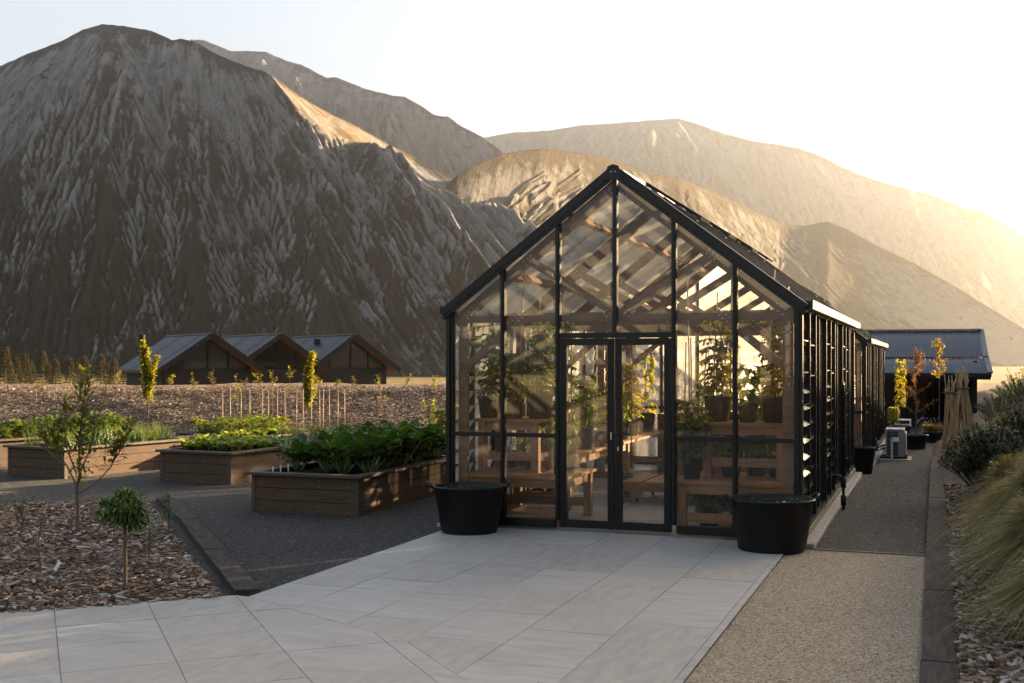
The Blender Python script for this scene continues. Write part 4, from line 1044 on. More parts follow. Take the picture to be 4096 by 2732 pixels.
SH = 1.14; LO = .54; SB = .66
def place(obj, x, y, z, rz=0, group=None):
    obj.location = (x, y, z); obj.rotation_euler = (0, 0, rz)
    if group: obj['group'] = group
    return obj
G1 = 'potted plants in the greenhouse'
place(pot_plant('potted_tomato', 'potted tomato on the left upper shelf, nearest the greenhouse corner', 'potted plant', .150, .25, 'tomato', .85, 1, C1, None, True), -1.66, .62, SH, 0, G1)
place(pot_plant('potted_tomato', 'small potted tomato in the middle of the left upper shelf', 'potted plant', .115, .22, 'tomato', .62, 2, C1, None, True), -1.35, .60, SH, 1, G1)
place(pot_plant('potted_tomato', 'big bushy potted tomato at the right end of the left upper shelf', 'potted plant', .165, .29, 'tomato', 1.05, 3, C2), -1.08, .70, SH, 2, G1)
place(pot_plant('potted_tomato', 'tall dense potted tomato behind the left bench near the door', 'potted plant', .17, .30, 'tomato', 1.45, 4, C3), -1.12, 1.75, SB, 2.4, G1)
place(pot_plant('potted_tomato', 'wide potted tomato behind the left two tier bench against the glass', 'potted plant', .17, .30, 'tomato', 1.35, 5, C3), -1.5, 2.1, SB, .4, G1)
place(pot_plant('potted_pepper', 'large dark pot with a drooping plant on the lower left bench beside the door', 'potted plant', .155, .32, 'pepper', .40, 6, C1, M['pepper']), -.72, .46, LO, 0, G1)
place(pot_plant('potted_pepper', 'dark pot with leafy plant at the back of the lower left bench', 'potted plant', .13, .22, 'pepper', .35, 7, None, M['tomato']), -1.25, .98, LO, 0, G1)
place(pot_plant('potted_pepper', 'dark pot at the back left corner of the lower left bench', 'potted plant', .12, .20, 'small', .28, 8, None, M['green'], True), -1.58, 1.0, LO, 0, G1)
place(pot_plant('potted_herb', 'pot of parsley standing on the floor left of the trolley', 'potted plant', .165, .31, 'small', .22, 9, None, M['green']), -.74, 3.1, -.012, 0, G1)
for k, (x, y, r, h, kd, H, mt, lb) in enumerate([
    (-1.08, 2.55, .14, .27, 'pepper', .55, 'pepper', 'bright drooping pepper plant in the first pot on the long left bench'),
    (-1.05, 3.05, .11, .22, 'small', .16, 'lime', 'small pot with pale young leaves on the long left bench'),
    (-1.32, 3.3, .14, .28, 'tomato', .7, 'tomato', 'second tomato pot back against the left glass wall'),
    (-1.05, 3.75, .14, .29, 'tomato', .55, 'tomato', 'pot with sunlit rim halfway along the long left bench'),
    (-1.1, 4.5, .14, .29, 'pepper', .5, 'tomato', 'leafy pot past the middle of the long left bench'),
    (-1.2, 5.4, .15, .30, 'tomato', .9, 'yellowleaf', 'yellowing tomato near the far end of the long left bench'),
    (-1.2, 6.5, .15, .30, 'bean', 1.0, 'lime', 'climbing bean at the far end of the long left bench')]):
    place(pot_plant('potted_plant', lb, 'potted plant', r, h, kd, H, 20 + k, C1 if kd in ('tomato', 'bean') else None, M[mt]), x, y, SB, k, G1)
place(pot_plant('potted_tomato', 'wide clay coloured pot with yellowing tomato on the right upper shelf', 'potted plant', .155, .28, 'tomato', .95, 31, C2, M['yellowleaf'], True), .96, .72, SH, 0, G1)
place(pot_plant('potted_pepper', 'small pot with a few big leaves in the middle of the right upper shelf', 'potted plant', .115, .21, 'bean', .42, 32, None, M['pepper']), 1.29, .70, SH, 0, G1)
place(pot_plant('potted_tomato', 'tall yellow green tomato in the pot at the right end of the right upper shelf', 'potted plant', .15, .28, 'tomato', 1.0, 33, C3, M['yellowleaf']), 1.58, .70, SH, .6, G1)
place(pot_plant('potted_tomato', 'potted plant with a cane on the lower right bench beside the door', 'potted plant', .115, .23, 'tomato', .62, 34, C3, M['tomato']), .74, .40, LO, 0, G1)
place(pot_plant('potted_pepper', 'dark pot under the right upper shelf, left of the mullion', 'potted plant', .13, .22, 'pepper', .32, 35, None, M['pepper']), 1.08, .86, LO, 0, G1)
place(pot_plant('potted_pepper', 'dark pot under the middle of the right upper shelf', 'potted plant', .12, .20, 'pepper', .30, 36, None, M['tomato']), 1.34, .95, LO, 0, G1)
place(pot_plant('potted_pepper', 'wide dark pot under the right end of the right upper shelf', 'potted plant', .14, .22, 'small', .25, 37, None, M['green']), 1.60, .92, LO, 0, G1)
place(pot_plant('potted_tomato', 'dark pot with a drooping plant on the floor beneath the right bench', 'potted plant', .125, .25, 'tomato', .26, 38, None, M['tomato'], True), .88, .66, -.012, 0, G1)
place(pot_plant('potted_tomato', 'second dark pot on the floor beneath the right bench', 'potted plant', .135, .27, 'tomato', .26, 39, None, M['tomato']), 1.20, .78, -.012, 0, G1)
place(pot_plant('potted_pepper', 'bushy dark pot on the floor behind the trolley', 'potted plant', .19, .34, 'pepper', .35, 40, None, M['chard'], True), .28, 4.1, -.012, 0, G1)
place(pot_plant('potted_herb', 'small pot on the floor left of the table legs', 'potted plant', .12, .22, 'small', .3, 41, None, M['green']), -.48, 4.2, -.012, 0, G1)
place(pot_plant('potted_bean', 'large leaved climbing bean in a pot on the middle table', 'potted plant', .17, .32, 'bean', 1.0, 42, C1, M['lime']), .30, 4.95, .74, 0, G1)
place(pot_plant('potted_herb', 'yellow flowering herb at the left end of the middle table', 'potted plant', .15, .18, 'small', .3, 43, None, M['yellowleaf']), -.14, 4.85, .74, 0, G1)
for k, (x, y, kd, H, mt, lb) in enumerate([(1.25, 2.2, 'tomato', .8, 'yellowleaf', 'yellowing tomato on the long right bench behind the front shelves'), (1.3, 3.1, 'pepper', .5, 'pepper', 'pepper pot a third of the way along the long right bench'), (1.25, 4.2, 'tomato', 1.0, 'tomato', 'tomato in the middle of the long right bench'), (1.3, 5.4, 'bean', 1.0, 'lime', 'climbing bean past the middle of the long right bench'), (1.3, 6.6, 'tomato', .9, 'yellowleaf', 'tomato at the far end of the long right bench')]):
    place(pot_plant('potted_plant', lb, 'potted plant', .145, .28, kd, H, 50 + k, C1, M[mt]), x, y, SB, k, G1)
# timber planters at the far end
for k, (x, lb) in enumerate([(-.62, 'left rough timber planter box with flowers at the far end of the greenhouse'), (.32, 'right rough timber planter box with herbs at the far end of the greenhouse')]):
    t = thing('planter_box', lb, 'planter', (x, 6.6, -.012), 0, 'rough timber planter boxes')
    for nm, b in (('front_board', (-.42, .42, 0, .03)), ('back_board', (-.42, .42, .47, .50))):
        for q in range(4): mb = MB(); mb.bb(b[0], b[1], b[2], b[3], .0 + q * .24 + .002, (q + 1) * .24 - .002); mb.build(nm, M['planter'], t)
    for x_ in (-.42, .39): mb = MB(); mb.bb(x_, x_ + .03, .031, .469, 0, .958); mb.build('end_board', M['planter'], t)
    mb = MB(); mb.bb(-.388, .388, .032, .468, .80, .90); mb.build('soil', M['soil'], t)
    n_ = 130; P = np.stack([rng.uniform(-.38, .38, n_), rng.uniform(.05, .45, n_), rng.uniform(.9, 1.2, n_)], 1)
    leaves(MB(), P, rdir(n_, .3), (0, 0, 1), rng.uniform(.04, .08, n_), .03, 'leaf', .2).build('foliage', M['lime' if k else 'green'], t)
# support strings and canes hung from the trusses
for k, (x, y, z1, z2, lean) in enumerate([(-1.30, .55, 1.5, 2.95, .1), (.62, .9, .8, 2.75, -.03), (1.08, .8, 1.4, 2.9, .02), (1.42, 1.0, 1.4, 2.8, .12), (-.98, 1.2, 1.3, 2.6, .03), (-.95, 3.4, .9, 2.5, .1), (-.86, 3.6, .9, 2.5, -.12), (-.80, 3.9, .9, 2.6, .02)]):
    mb = MB(); mb.tube([(x, y, z1 - .35), (x + lean * .5 + .005, y, (z1 + z2) / 2), (x + lean, y, z2)], .008, 6)
    tag(mb.build('bamboo_cane', M['cane'], smooth=True), ['bamboo cane rising from the left shelf to the roof, furthest left', 'bamboo cane just right of the doors inside the glass', 'bamboo cane standing in the wide right hand pot', 'leaning bamboo cane behind the right shelf', 'bamboo cane beside the left door jamb', 'first of the leaning canes seen through the left door', 'crossing cane seen through the left door', 'upright cane seen at the right edge of the left door'][k], 'cane', 'bamboo canes in the greenhouse')
# second greenhouse
o2 = GL + 3.556
t = bench('timber bench behind the front glass of the further greenhouse', .62, 1.76, .14, 1.1, .60, (.9, 1.7, .4, 1.0, 1.12)); t.location.y += o2; t.location.z -= .181
place(pot_plant('potted_bean', 'sunlit climbing plant in a dark pot behind the front glass of the further greenhouse', 'potted plant', .17, .32, 'bean', .75, 60, C1, M['lime']), 1.52, o2 + .7, 1.12 - .181, 0, G1)
# ================================================================== buildings
def m_roof(name, col, pitch=.09, rough=.42, axis=0):
    n = NT(name); c = n.coord(); nz = n.noise(c, .7, 4)
    cc = n.mix(nz, col, tuple(x * .75 for x in col))
    return n.end(n.pbr(cc, rough, .35, .5))
M['iron'] = m_roof('corrugated_iron', (.135, .15, .175)); M['iron2'] = m_roof('dark_ribbed_roof', (.030, .037, .052)); M['irontrim'] = m_plain('dark_trim', (.012, .012, .0135), .7, 0, .2, .2, 2)
M['cladding'] = m_wood('dark_cladding', (.008, .0065, .006), (.018, .0145, .012), 2, 1, .7, 16, knots=False)
M['soffit'] = m_wood('cedar_soffit', (.18, .08, .034), (.30, .14, .062), 1, 1, .6, knots=False)
M['hglass'] = m_glass('house_glass', .012); M['blind'] = m_plain('pale_blind', (.048, .050, .046), .8, 0, .2, .2, 1)
def corrugated(p0, p1, p2, p3, pitch, amp, parent, name, mat, ribs=False):
    """sheet p0-p1 along the eave, p3-p2 along the ridge, waves running up the slope"""
    p0, p1, p2, p3 = [np.array(p, float) for p in (p0, p1, p2, p3)]; L = np.linalg.norm(p1 - p0); n = int(L / pitch) * (6 if not ribs else 5)
    nrm = np.cross(p1 - p0, p3 - p0); nrm /= np.linalg.norm(nrm); u = np.linspace(0, 1, n + 1); ph = u * L / pitch * 2 * np.pi
    w = amp * np.sin(ph) if not ribs else amp * np.clip(3.2 * np.cos(ph) - 2.0, 0, 1)
    V = []
    for t in (0, 1):
        a = p0 + (p3 - p0) * t; b = p1 + (p2 - p1) * t
        top = a + (b - a) * u[:, None] + nrm * w[:, None]; V += [top, top - nrm * .012]
    V = np.concatenate(V); k = n + 1
    F = [(i, i + 1, 2 * k + i + 1, 2 * k + i) for i in range(n)] + [(k + i + 1, k + i, 3 * k + i, 3 * k + i + 1) for i in range(n)] + [(i, k + i, k + i + 1, i + 1) for i in range(n)]
    mb = MB(); mb.add(V, F); return mb.build(name, mat, parent, smooth=not ribs)
def lodge(label, apex_px, D, halfw, rise, length, zeave, yaw, glazed, flue=False, vent=False):
    la = (apex_px * PS - 2048) / FPX * D; p = cw(la, D); t = thing('gabled_house', label, 'house', (p[0], p[1], -2.1), yaw, 'gabled houses with dark ribbed roofs')
    ze = zeave + 2.1; za = ze + rise; L = length; hw = halfw
    # local x across the gable, y back along the ridge
    for s in (-1, 1):
        c = [(s * hw, -.9, ze), (s * hw, L, ze), (0, L, za), (0, -.9, za)]
        if s > 0: c = [c[1], c[0], c[3], c[2]]
        corrugated(*[(c[0]), (c[1]), (c[2]), (c[3])][:4], .42, .10, t, 'roof', M['iron2'], True) if s < 0 else corrugated(c[1], c[0], c[3], c[2], .42, -.10, t, 'roof', M['iron2'], True)
        th = math.atan2(rise, hw); o_ = np.array([0, 0, -.14])
        mb = MB(); mb.poly([np.array(q) + o_ for q in ((s * (hw - .03), -.88, ze), (s * (hw - .03), L - .02, ze), (s * .01, L - .02, za), (s * .01, -.88, za))], .16, (s * math.sin(th), 0, math.cos(th))); mb.build('soffit', M['soffit'], t)
        mb = MB(); mb.bar((s * (hw + .05), -.93, ze - .12), (s * .0, -.93, za - .10), .07, .34, (0, 0, 1)); mb.build('barge_board', M['irontrim'], t)
    mb = MB(); mb.bb(-.13, .13, -.92, L, za - .02, za + .05); mb.build('ridge_cap', M['iron'], t)
    wi = hw - .75; zi = ze + (hw - wi) / hw * rise - .28
    wt = 3.30
    mb = MB(); mb.bb(-wi, wi, 0, .14, 0, wt); mb.build('front_wall', M['cladding'], t)
    for s in (-1, 1): mb = MB(); mb.bb(s * wi - .07, s * wi + .07, .145, L - .3, 0, zi); mb.build('side_wall', M['cladding'], t)
    mb = MB(); mb.poly([(-wi, L - .25, 0), (wi, L - .25, 0), (wi, L - .25, zi), (0, L - .25, za - .3), (-wi, L - .25, zi)], .14, (0, 1, 0)); mb.build('back_wall', M['cladding'], t)
    def zt(x): return za - .30 - abs(x) / hw * rise
    xs = [-wi * .92, -wi * .58, 0, wi * .48, wi * .92]
    for k in range(4):
        a, b = xs[k] + .05, xs[k + 1] - .05; pts = [(a, .07, wt + .05), (b, .07, wt + .05), (b, .07, max(zt(b), wt + .08)), (a, .07, max(zt(a), wt + .08))]
        if k == 0 and glazed != 2:
            mb = MB(); mb.poly(pts, .12, (0, 1, 0)); mb.build('gable_panel', M['cladding'], t); continue
        MB().poly(pts, .02, (0, 1, 0)).build('gable_window', M['hglass'], t)
        if glazed != 2: mb = MB(); mb.poly([(x, .17, z - .02) for x, y, z in pts], .02, (0, 1, 0)); mb.build('blind', M['blind'], t)
    for x in xs: mb = MB(); mb.bb(x - .05, x + .05, -.01, .16, wt + .001, max(zt(x), wt + .03)); mb.build('mullion', M['irontrim'], t)
    if glazed == 2:
        for k in range(3): mb = MB(); mb.bb(-wi * .5 + k * wi * .34, -wi * .5 + (k + 1) * wi * .34 - .08, -.03, -.002, .1, 2.3); mb.build('window', M['hglass'], t)
        mb = MB(); mb.bb(-wi + .3, wi - .3, 2.4, 2.6, 0.1, 2.2); mb.build('inner_wall', M['soffit'], t)
    if flue:
        f = MB(); f.tube([(-hw * .82, L * .55, ze + .1), (-hw * .82, L * .55, ze + 2.05)], .16, 14); f.tube([(-hw * .82, L * .55, ze + 2.05), (-hw * .82, L * .55, ze + 2.6)], .23, 14); f.build('flue', M['irontrim'], t, smooth=False)
    if vent: mb = MB(); mb.bb(-hw * .28 - .2, -hw * .28 + .2, L * .35, L * .35 + .4, za - .28 * rise, za - .28 * rise + .5); mb.build('roof_vent', M['irontrim'], t)
    return t
HY = YAW + R(33)
lodge('gabled house with a black flue pipe, leftmost of the three beyond the mulch slope', 478, 84, 3.9, 2.62, 9.8, 1.12, HY, 1, True)
lodge('middle gabled house of the three, with clear glass in its gable', 637, 91, 4.0, 2.75, 11.5, 1.14, HY, 2)
lodge('gabled house with a small roof vent, rightmost of the three beyond the mulch slope', 806, 97, 4.0, 2.85, 12.0, 1.12, HY, 1, False, True)

# shed at the end of the path
SY = 26.2; sz0 = -.45
t = thing('garden_shed', 'long shed with a grey corrugated iron roof at the end of the path', 'shed', (0, SY, sz0))
X0, X1 = -5.0, 4.66; rz_, bz, ez = 2.78 - sz0, 1.90 - sz0, 1.44 - sz0
corrugated((X0, -.55 + .9, bz + .02), (X1 - .06, -.55 + .9, bz + .02), (X1 - .12, 2.0, rz_), (X0, 2.0, rz_), .085, .011, t, 'main_roof', M['iron'])
corrugated((X0, -.55, ez), (X1 + .03, -.55, ez), (X1 - .04, .40, bz - .01), (X0, .40, bz - .01), .085, .011, t, 'verandah_roof', M['iron'])
mb = MB(); mb.poly([(X0, 2.0, rz_ - .03), (X1 - .1, 2.0, rz_ - .03), (X1 - .1, 3.7, bz), (X0, 3.7, bz)], .03, (0, .5, 1)); mb.build('back_roof', M['iron'], t)
mb = MB(); mb.bb(X0, X1 - .1, 1.85, 2.15, rz_ + .005, rz_ + .045); mb.build('ridge_cap', M['iron'], t)
mb = MB(); mb.bar((X1 - .10, 2.05, rz_ + .01), (X1 - .03, .36, bz + .03), .16, .05); mb.build('barge_cap', M['iron'], t)
mb = MB(); mb.bar((X1 - .02, .40, bz + .02), (X1 + .06, -.57, ez + .01), .16, .05); mb.build('barge_cap', M['iron'], t)
mb = MB(); mb.bb(X0, X1 + .10, -.66, -.57, ez - .12, ez - .005); mb.build('gutter', M['irontrim'], t)
mb = MB(); mb.bb(X0, X1 + .08, -.565, -.53, ez - .20, ez - .03); mb.build('fascia', M['irontrim'], t)
mb = MB(); mb.bb(X0, 2.9, 1.1, 1.2, 0, bz - .1); mb.build('front_wall', M['cladding'], t)
mb = MB(); mb.bb(3.7, 4.38, .0, .1, 0, ez - .02); mb.build('end_panel', M['cladding'], t)
mb = MB(); mb.bb(4.28, 4.38, .105, 3.6, 0, bz - .1); mb.build('side_wall', M['cladding'], t)
mb = MB(); mb.bb(X0, 4.3, 3.5, 3.6, 0, bz - .1); mb.build('back_wall', M['cladding'], t)
for x in (1.55, 4.05): mb = MB(); mb.bb(x - .05, x + .05, -.52, -.42, 0, ez - .20); mb.build('verandah_post', M['cladding'], t)
mb = MB(); mb.tube([(4.22, -.03, 0.1), (4.22, -.03, ez - .25)], .035, 8); mb.build('downpipe', M['irontrim'], t)
# ================================================================== trees, shrubs, grasses
M['treeleaf'] = m_leaf('young_tree_leaf', (.065, .095, .018), (.11, .14, .026), (.22, .20, .035), .35, .5)
M['topleaf'] = m_leaf('glossy_long_leaf', (.035, .075, .014), (.06, .115, .02), (.12, .17, .03), .3, .35)
M['gold'] = m_leaf('bright_gold_leaf', (.17, .19, .02), (.24, .24, .025), (.30, .27, .04), .55, .5)
M['orange'] = m_leaf('orange_leaf', (.16, .075, .018), (.22, .11, .022), (.10, .09, .02), .45, .5, (1.7, 1.3, .6))
M['amber'] = m_leaf('amber_leaf', (.24, .18, .02), (.30, .21, .025), (.20, .14, .02), .5, .5)
M['pine'] = m_leaf('pine_needles', (.045, .045, .016), (.075, .066, .024), (.10, .08, .028), .3, .7)
M['tussock'] = m_leaf('tussock_blade', (.10, .115, .04), (.20, .185, .075), (.36, .28, .13), .30, .6, (1.5, 1.3, .6))
M['tussock2'] = m_leaf('straw_blade', (.24, .19, .09), (.36, .28, .135), (.46, .36, .19), .30, .6, (1.5, 1.3, .6))
M['euph'] = m_leaf('dark_narrow_leaf', (.016, .034, .012), (.028, .052, .018), (.05, .085, .03), .2, .45)
M['sage'] = m_leaf('grey_green_leaf', (.05, .06, .03), (.08, .085, .045), (.11, .11, .06), .25, .6)
M['lav'] = m_leaf('lavender_leaf', (.12, .12, .05), (.19, .16, .06), (.25, .19, .08), .4, .6)
M['lavfl'] = m_plain('lavender_flower', (.35, .28, .55), .7, 0, .2, .2, 20)
def sapling(name, label, cat, H, nl, L, W, mat, spread=.12, nb=4, sr=.008, lean=0.0, umin=.35, group=None):
    t = thing(name, label, cat, group=group); st, lf = MB(), MB()
    a = rng.uniform(0, 6.28); tip = np.array([lean * math.cos(a), lean * math.sin(a), H]); mid = tip * .5 + np.array([rng.normal(0, .02), rng.normal(0, .02), 0])
    st.tube([(0, 0, -.05), mid, tip], [sr, sr * .75, sr * .35], 5, False); segs = [(mid, tip)]
    for i in range(nb):
        u = rng.uniform(.3, .85); b0 = mid * min(2 * u, 1) if u < .5 else mid + (tip - mid) * (2 * u - 1); a = rng.uniform(0, 6.28)
        b1 = b0 + np.array([math.cos(a) * spread, math.sin(a) * spread, spread * rng.uniform(.8, 2.2)]) * rng.uniform(.6, 1.2); st.tube([b0, b1], [sr * .5, sr * .2], 4, False); segs.append((b0, b1))
    for p, q in segs:
        m = max(2, nl // len(segs)); u = rng.uniform(umin, 1.02, m); P = p + (q - p) * u[:, None]; D = rdir(m, .35)
        leaves(lf, P, D, (0, 0, 1), L * rng.uniform(.6, 1.2, m), W * rng.uniform(.7, 1.2, m), 'leaf', .15)
    lf.build('foliage', mat, t); st.build('stem', M['woodstem'], t, smooth=True); return t
def setp(o, p, rz=0.0): o.location = tuple(float(q) for q in p); o.rotation_euler = (0, 0, rz); return o

# --- foreground young tree in the left mulch bed
def young_tree():
    t = thing('young_tree', 'young leafy tree with several bare lower stems in the left mulch bed', 'tree', (-5.31, -2.02, mulch_h(-5.31, -2.02)))
    st, lf = MB(), MB()
    right = CR; br = []
    def limb(pts, r0, r1): pts = [np.array(p[0] * right + np.array([p[1] * CF[0], p[1] * CF[1], p[2]])) for p in [(q[0], q[1], q[2]) for q in pts]]; st.tube(pts, np.linspace(r0, r1, len(pts)), 7, False); return pts
    m0 = limb([(0, 0, -.03), (.01, .01, .25), (.0, .0, .50), (.04, .0, .62)], .024, .017)
    br.append(limb([(.03, 0, .58), (.02, .02, .85), (.05, 0, 1.15), (.07, .03, 1.45), (.10, .02, 1.72)], .014, .004))
    br.append(limb([(.0, 0, .50), (-.12, .05, .70), (-.28, .03, .82), (-.36, .05, .98), (-.42, .03, 1.12)], .010, .003))
    br.append(limb([(.02, 0, .42), (.20, -.03, .52), (.34, .02, .68), (.46, .03, .90), (.58, .02, 1.16)], .009, .003))
    br.append(limb([(.02, 0, .60), (.10, .08, .85), (.16, .1, 1.10), (.24, .12, 1.34)], .009, .003))
    br.append(limb([(.0, 0, .62), (-.08, -.06, .9), (-.12, -.04, 1.15), (-.10, .0, 1.38)], .009, .003))
    br.append(limb([(.36, .02, .70), (.42, .0, .88), (.50, -.02, .98)], .006, .002))
    br.append(limb([(-.10, .04, .68), (-.24, .0, .95), (-.22, 0, 1.15)], .006, .002))
    for bi, pts in enumerate(br):
        pts = np.array(pts); n = 210 if bi == 0 else 75
        u = rng.uniform(.22 if bi not in (1, 2) else .45, 1, n) * (len(pts) - 1); i = np.minimum(u.astype(int), len(pts) - 2); P = pts[i] + (pts[i + 1] - pts[i]) * (u - i)[:, None]
        tw = rdir(n, .5); ln = rng.uniform(.01, .10, n)[:, None]
        for k in range(0, n): st.tube([P[k], P[k] + tw[k] * ln[k]], [.0025, .0012], 4, False)
        Q = P + tw * ln; D = tw + rdir(n, .5) * .8
        leaves(lf, Q, D, (0, 0, 1), rng.uniform(.065, .115, n), rng.uniform(.030, .048, n), 'leaf', .1)
    D = rdir(40, .2); P = np.stack([rng.normal(0, .05, 40) + .04 * CR[0], rng.normal(0, .05, 40), rng.uniform(.56, .82, 40)], 1)
    leaves(lf, P, D, (0, 0, 1), rng.uniform(.08, .13, 40), .035, 'leaf', .3)
    st.build('trunk', M['bark'], t, smooth=True); lf.build('foliage', M['treeleaf'], t); return t
young_tree()
def lollipop(x, y):
    t = thing('small_standard_tree', 'small lollipop tree with a round head of long glossy leaves in the left mulch bed', 'tree', (x, y, mulch_h(x, y)))
    st = MB(); st.tube([(0, 0, -.02), (.004, 0, .2), (-.004, 0, .45), (0, 0, .56)], [.018, .0155, .014, .012], 8, False); lf = MB()
    for c, r, n in (((0, 0, .64), .165, 520), ((-.15 * CR[0], -.15 * CR[1], .62), .085, 130), ((.08, .04, .55), .09, 120)):
        d = rng.normal(0, 1, (n, 3)); d /= np.linalg.norm(d, axis=1, keepdims=True); P = np.array(c) + d * r * rng.uniform(.45, .95, (n, 1)) * [1, 1, .85]; D = d + rng.normal(0, .7, (n, 3)) + [0, 0, .25]
        leaves(lf, P, D, (0, 0, 1), rng.uniform(.055, .095, n), rng.uniform(.018, .028, n), 'leaf', .25)
        for k in range(0, n, 12): st.tube([(0, 0, .52), P[k]], [.005, .002], 4, False)
    st.build('trunk', M['bark'], t, smooth=True); lf.build('foliage', M['topleaf'], t)
lollipop(-2.99, -4.20)
setp(sapling('low_shrub', 'low leafy shrub close behind the lollipop tree in the left mulch bed', 'shrub', .30, 90, .055, .022, M['topleaf'], .12, 7), (-3.62, -3.05, mulch_h(-3.62, -3.05)))
setp(sapling('low_shrub', 'sparse twiggy shrub at the left of the mulch bed, beside a white tag', 'shrub', .50, 80, .04, .02, M['treeleaf'], .14, 8, umin=.1), (-4.05, -3.95, mulch_h(-4.05, -3.95)))
setp(sapling('low_shrub', 'small round leaved shrub at the back left of the mulch bed', 'shrub', .30, 140, .045, .024, M['treeleaf'], .12, 9), (-5.85, -2.25, mulch_h(-5.85, -2.25)))
setp(sapling('low_shrub', 'leafy shrub directly behind the lollipop tree by the timber edging', 'shrub', .40, 110, .07, .022, M['topleaf'], .10, 6), (-4.35, -1.75, mulch_h(-4.35, -1.75)))
mb = MB(); mb.box((0, 0, .06), (.035, .003, .10), np.array(Matrix.Rotation(.6, 3, 'Y'))); tag(mb.build('plant_tag', M['white'], loc=(-3.86, -3.98, mulch_h(-3.86, -3.98) + .02)), 'white tag leaning on the twiggy shrub in the left mulch bed', 'plant tag')

# --- young plants on the mulch slope
def onberm(px, de): la = (px * PS - 2048) / FPX * de; p = cw(la, de); p[2] = berm_h(np.array(la), np.array(de)); return p
GS = 'young trees planted on the mulch slope'
sp_defs = [(82, 33, .62, 'pale thin sapling at the far left of the mulch slope'), (245, 32.6, .95, 'silvery leaved sapling left of the tall bright tree'), (440, 33, .85, 'forked silvery sapling in front of the first house'), (490, 33.5, .8, 'sapling in front of the wall of the first house'), (545, 31.8, 1.0, 'bare sapling at the left end of the cane trellis'), (625, 31.6, 1.1, 'sapling with gold leaves behind the left of the trellis'), (100, 34, .45, 'small gold sapling on the slope top at the left'), (268, 34.2, .5, 'gold tipped sapling on the slope top, left of the bright tree'), (395, 34, .55, 'sapling just right of the bright columnar tree'), (560, 34, .5, 'small sapling before the gap between the first two houses'), (595, 34.1, .62, 'pale curved sapling in front of the middle house'), (730, 34, .55, 'gold leaved sapling right of the second bright tree'), (815, 34.1, .45, 'bushy gold sapling in front of the third house'), (770, 33.9, .4, 'small bent sapling before the third house'), (872, 34.2, .42, 'sapling at the right corner of the third house'), (930, 33.8, .5, 'lone sapling on the slope right of the houses'), (668, 33.2, .95, 'reddish twiggy sapling left of the second bright tree'), (340, 31.6, .6, 'low silvery sapling on the slope face below the first house'), (880, 31.6, .55, 'small leafy sapling on the slope face above the potato bed'), (160, 31.7, .5, 'sparse sapling on the slope face at the left'), (1000, 34.1, .35, 'tiny green plant at the slope top beside the greenhouse'), (180, 34.3, .4, 'gold leaf sapling on the slope top above the onions')]
for k, (px_, de, H, lb) in enumerate(sp_defs):
    setp(sapling('sapling', lb, 'sapling', H * 1.1, 44 + (k * 7) % 30, .10, .042, M['gold'] if k % 3 else M['lav'], .13, 3 + k % 4, .010, .08, .3, GS), onberm(px_, de), k)
for k, (px_, lb) in enumerate([(1175, 'x')][:0]): pass
# two bright columnar trees
def columnar(px_, de, H, arms, lb):
    p = onberm(px_, de); t = thing('columnar_tree', lb, 'tree', p); st, lf = MB(), MB()
    for (x0, z0, x1, z1) in arms:
        a = np.array([x0 * CR[0], x0 * CR[1], z0]); b = np.array([x1 * CR[0], x1 * CR[1], z1]); st.tube([a, (a + b) / 2, b], [.016, .012, .004], 5, False)
        n = int(420 * (z1 - z0) / 1.0); u = rng.uniform(.05, 1.0, n); P = a + (b - a) * u[:, None] + rdir(n, .4) * rng.uniform(.0, .13, (n, 1)) * (1.1 - .5 * u[:, None]); D = rdir(n, .7)
        leaves(lf, P, D, (0, 0, 1), rng.uniform(.06, .10, n), rng.uniform(.045, .07, n), 'broad', .15)
    st.build('trunk', M['bark'], t, smooth=True); lf.build('foliage', M['gold'], t)
    t.scale = (1.12, 1.12, 1.12)
columnar(338, 33.4, 1.5, [(0, -.05, -.12, 1.50), (0, .0, .10, .75), (.05, .5, .27, 1.12), (-.02, .4, .0, 1.3), (0, 0, .16, .65)], 'tall bright yellow green forked tree in front of the first house')
columnar(706, 32.6, 1.5, [(0, -.05, .04, .8), (.02, .4, .13, 1.38), (0, .3, -.02, 1.0), (0, .1, .2, .45), (-.02, .2, .08, 1.15)], 'bright yellow green tree in front of the gap between the second and third houses')
# cane trellis with string lines
t = thing('cane_trellis', 'row of thin bamboo canes tied with string below the mulch slope', 'trellis', (0, 0, 0))
tops = []
for k, x in enumerate([511, 529, 553, 574, 602, 617, 636, 655, 680, 697, 714, 735, 741, 757, 775, 792]):
    de = 28.4; la = (x * PS - 2048) / FPX * de; p = cw(la, de); zt = 1.12 + .03 * math.sin(k * 2.1); ln = .02 * math.sin(k * 3.3)
    b = np.array([p[0], p[1], -.3]); tp = np.array([p[0] + ln, p[1], zt]); tops.append((b, tp)); mb = MB(); mb.tube([b, tp], .009, 6); mb.build('cane', M['cane'], t, smooth=True)
mb = MB()
for f_ in (.42, .66, .93):
    for (b0, t0), (b1, t1) in zip(tops[:-1], tops[1:]): mb.tube([b0 + (t0 - b0) * f_, b1 + (t1 - b1) * (f_ + .01)], .0045, 4)
mb.build('string', M['cane'], t)
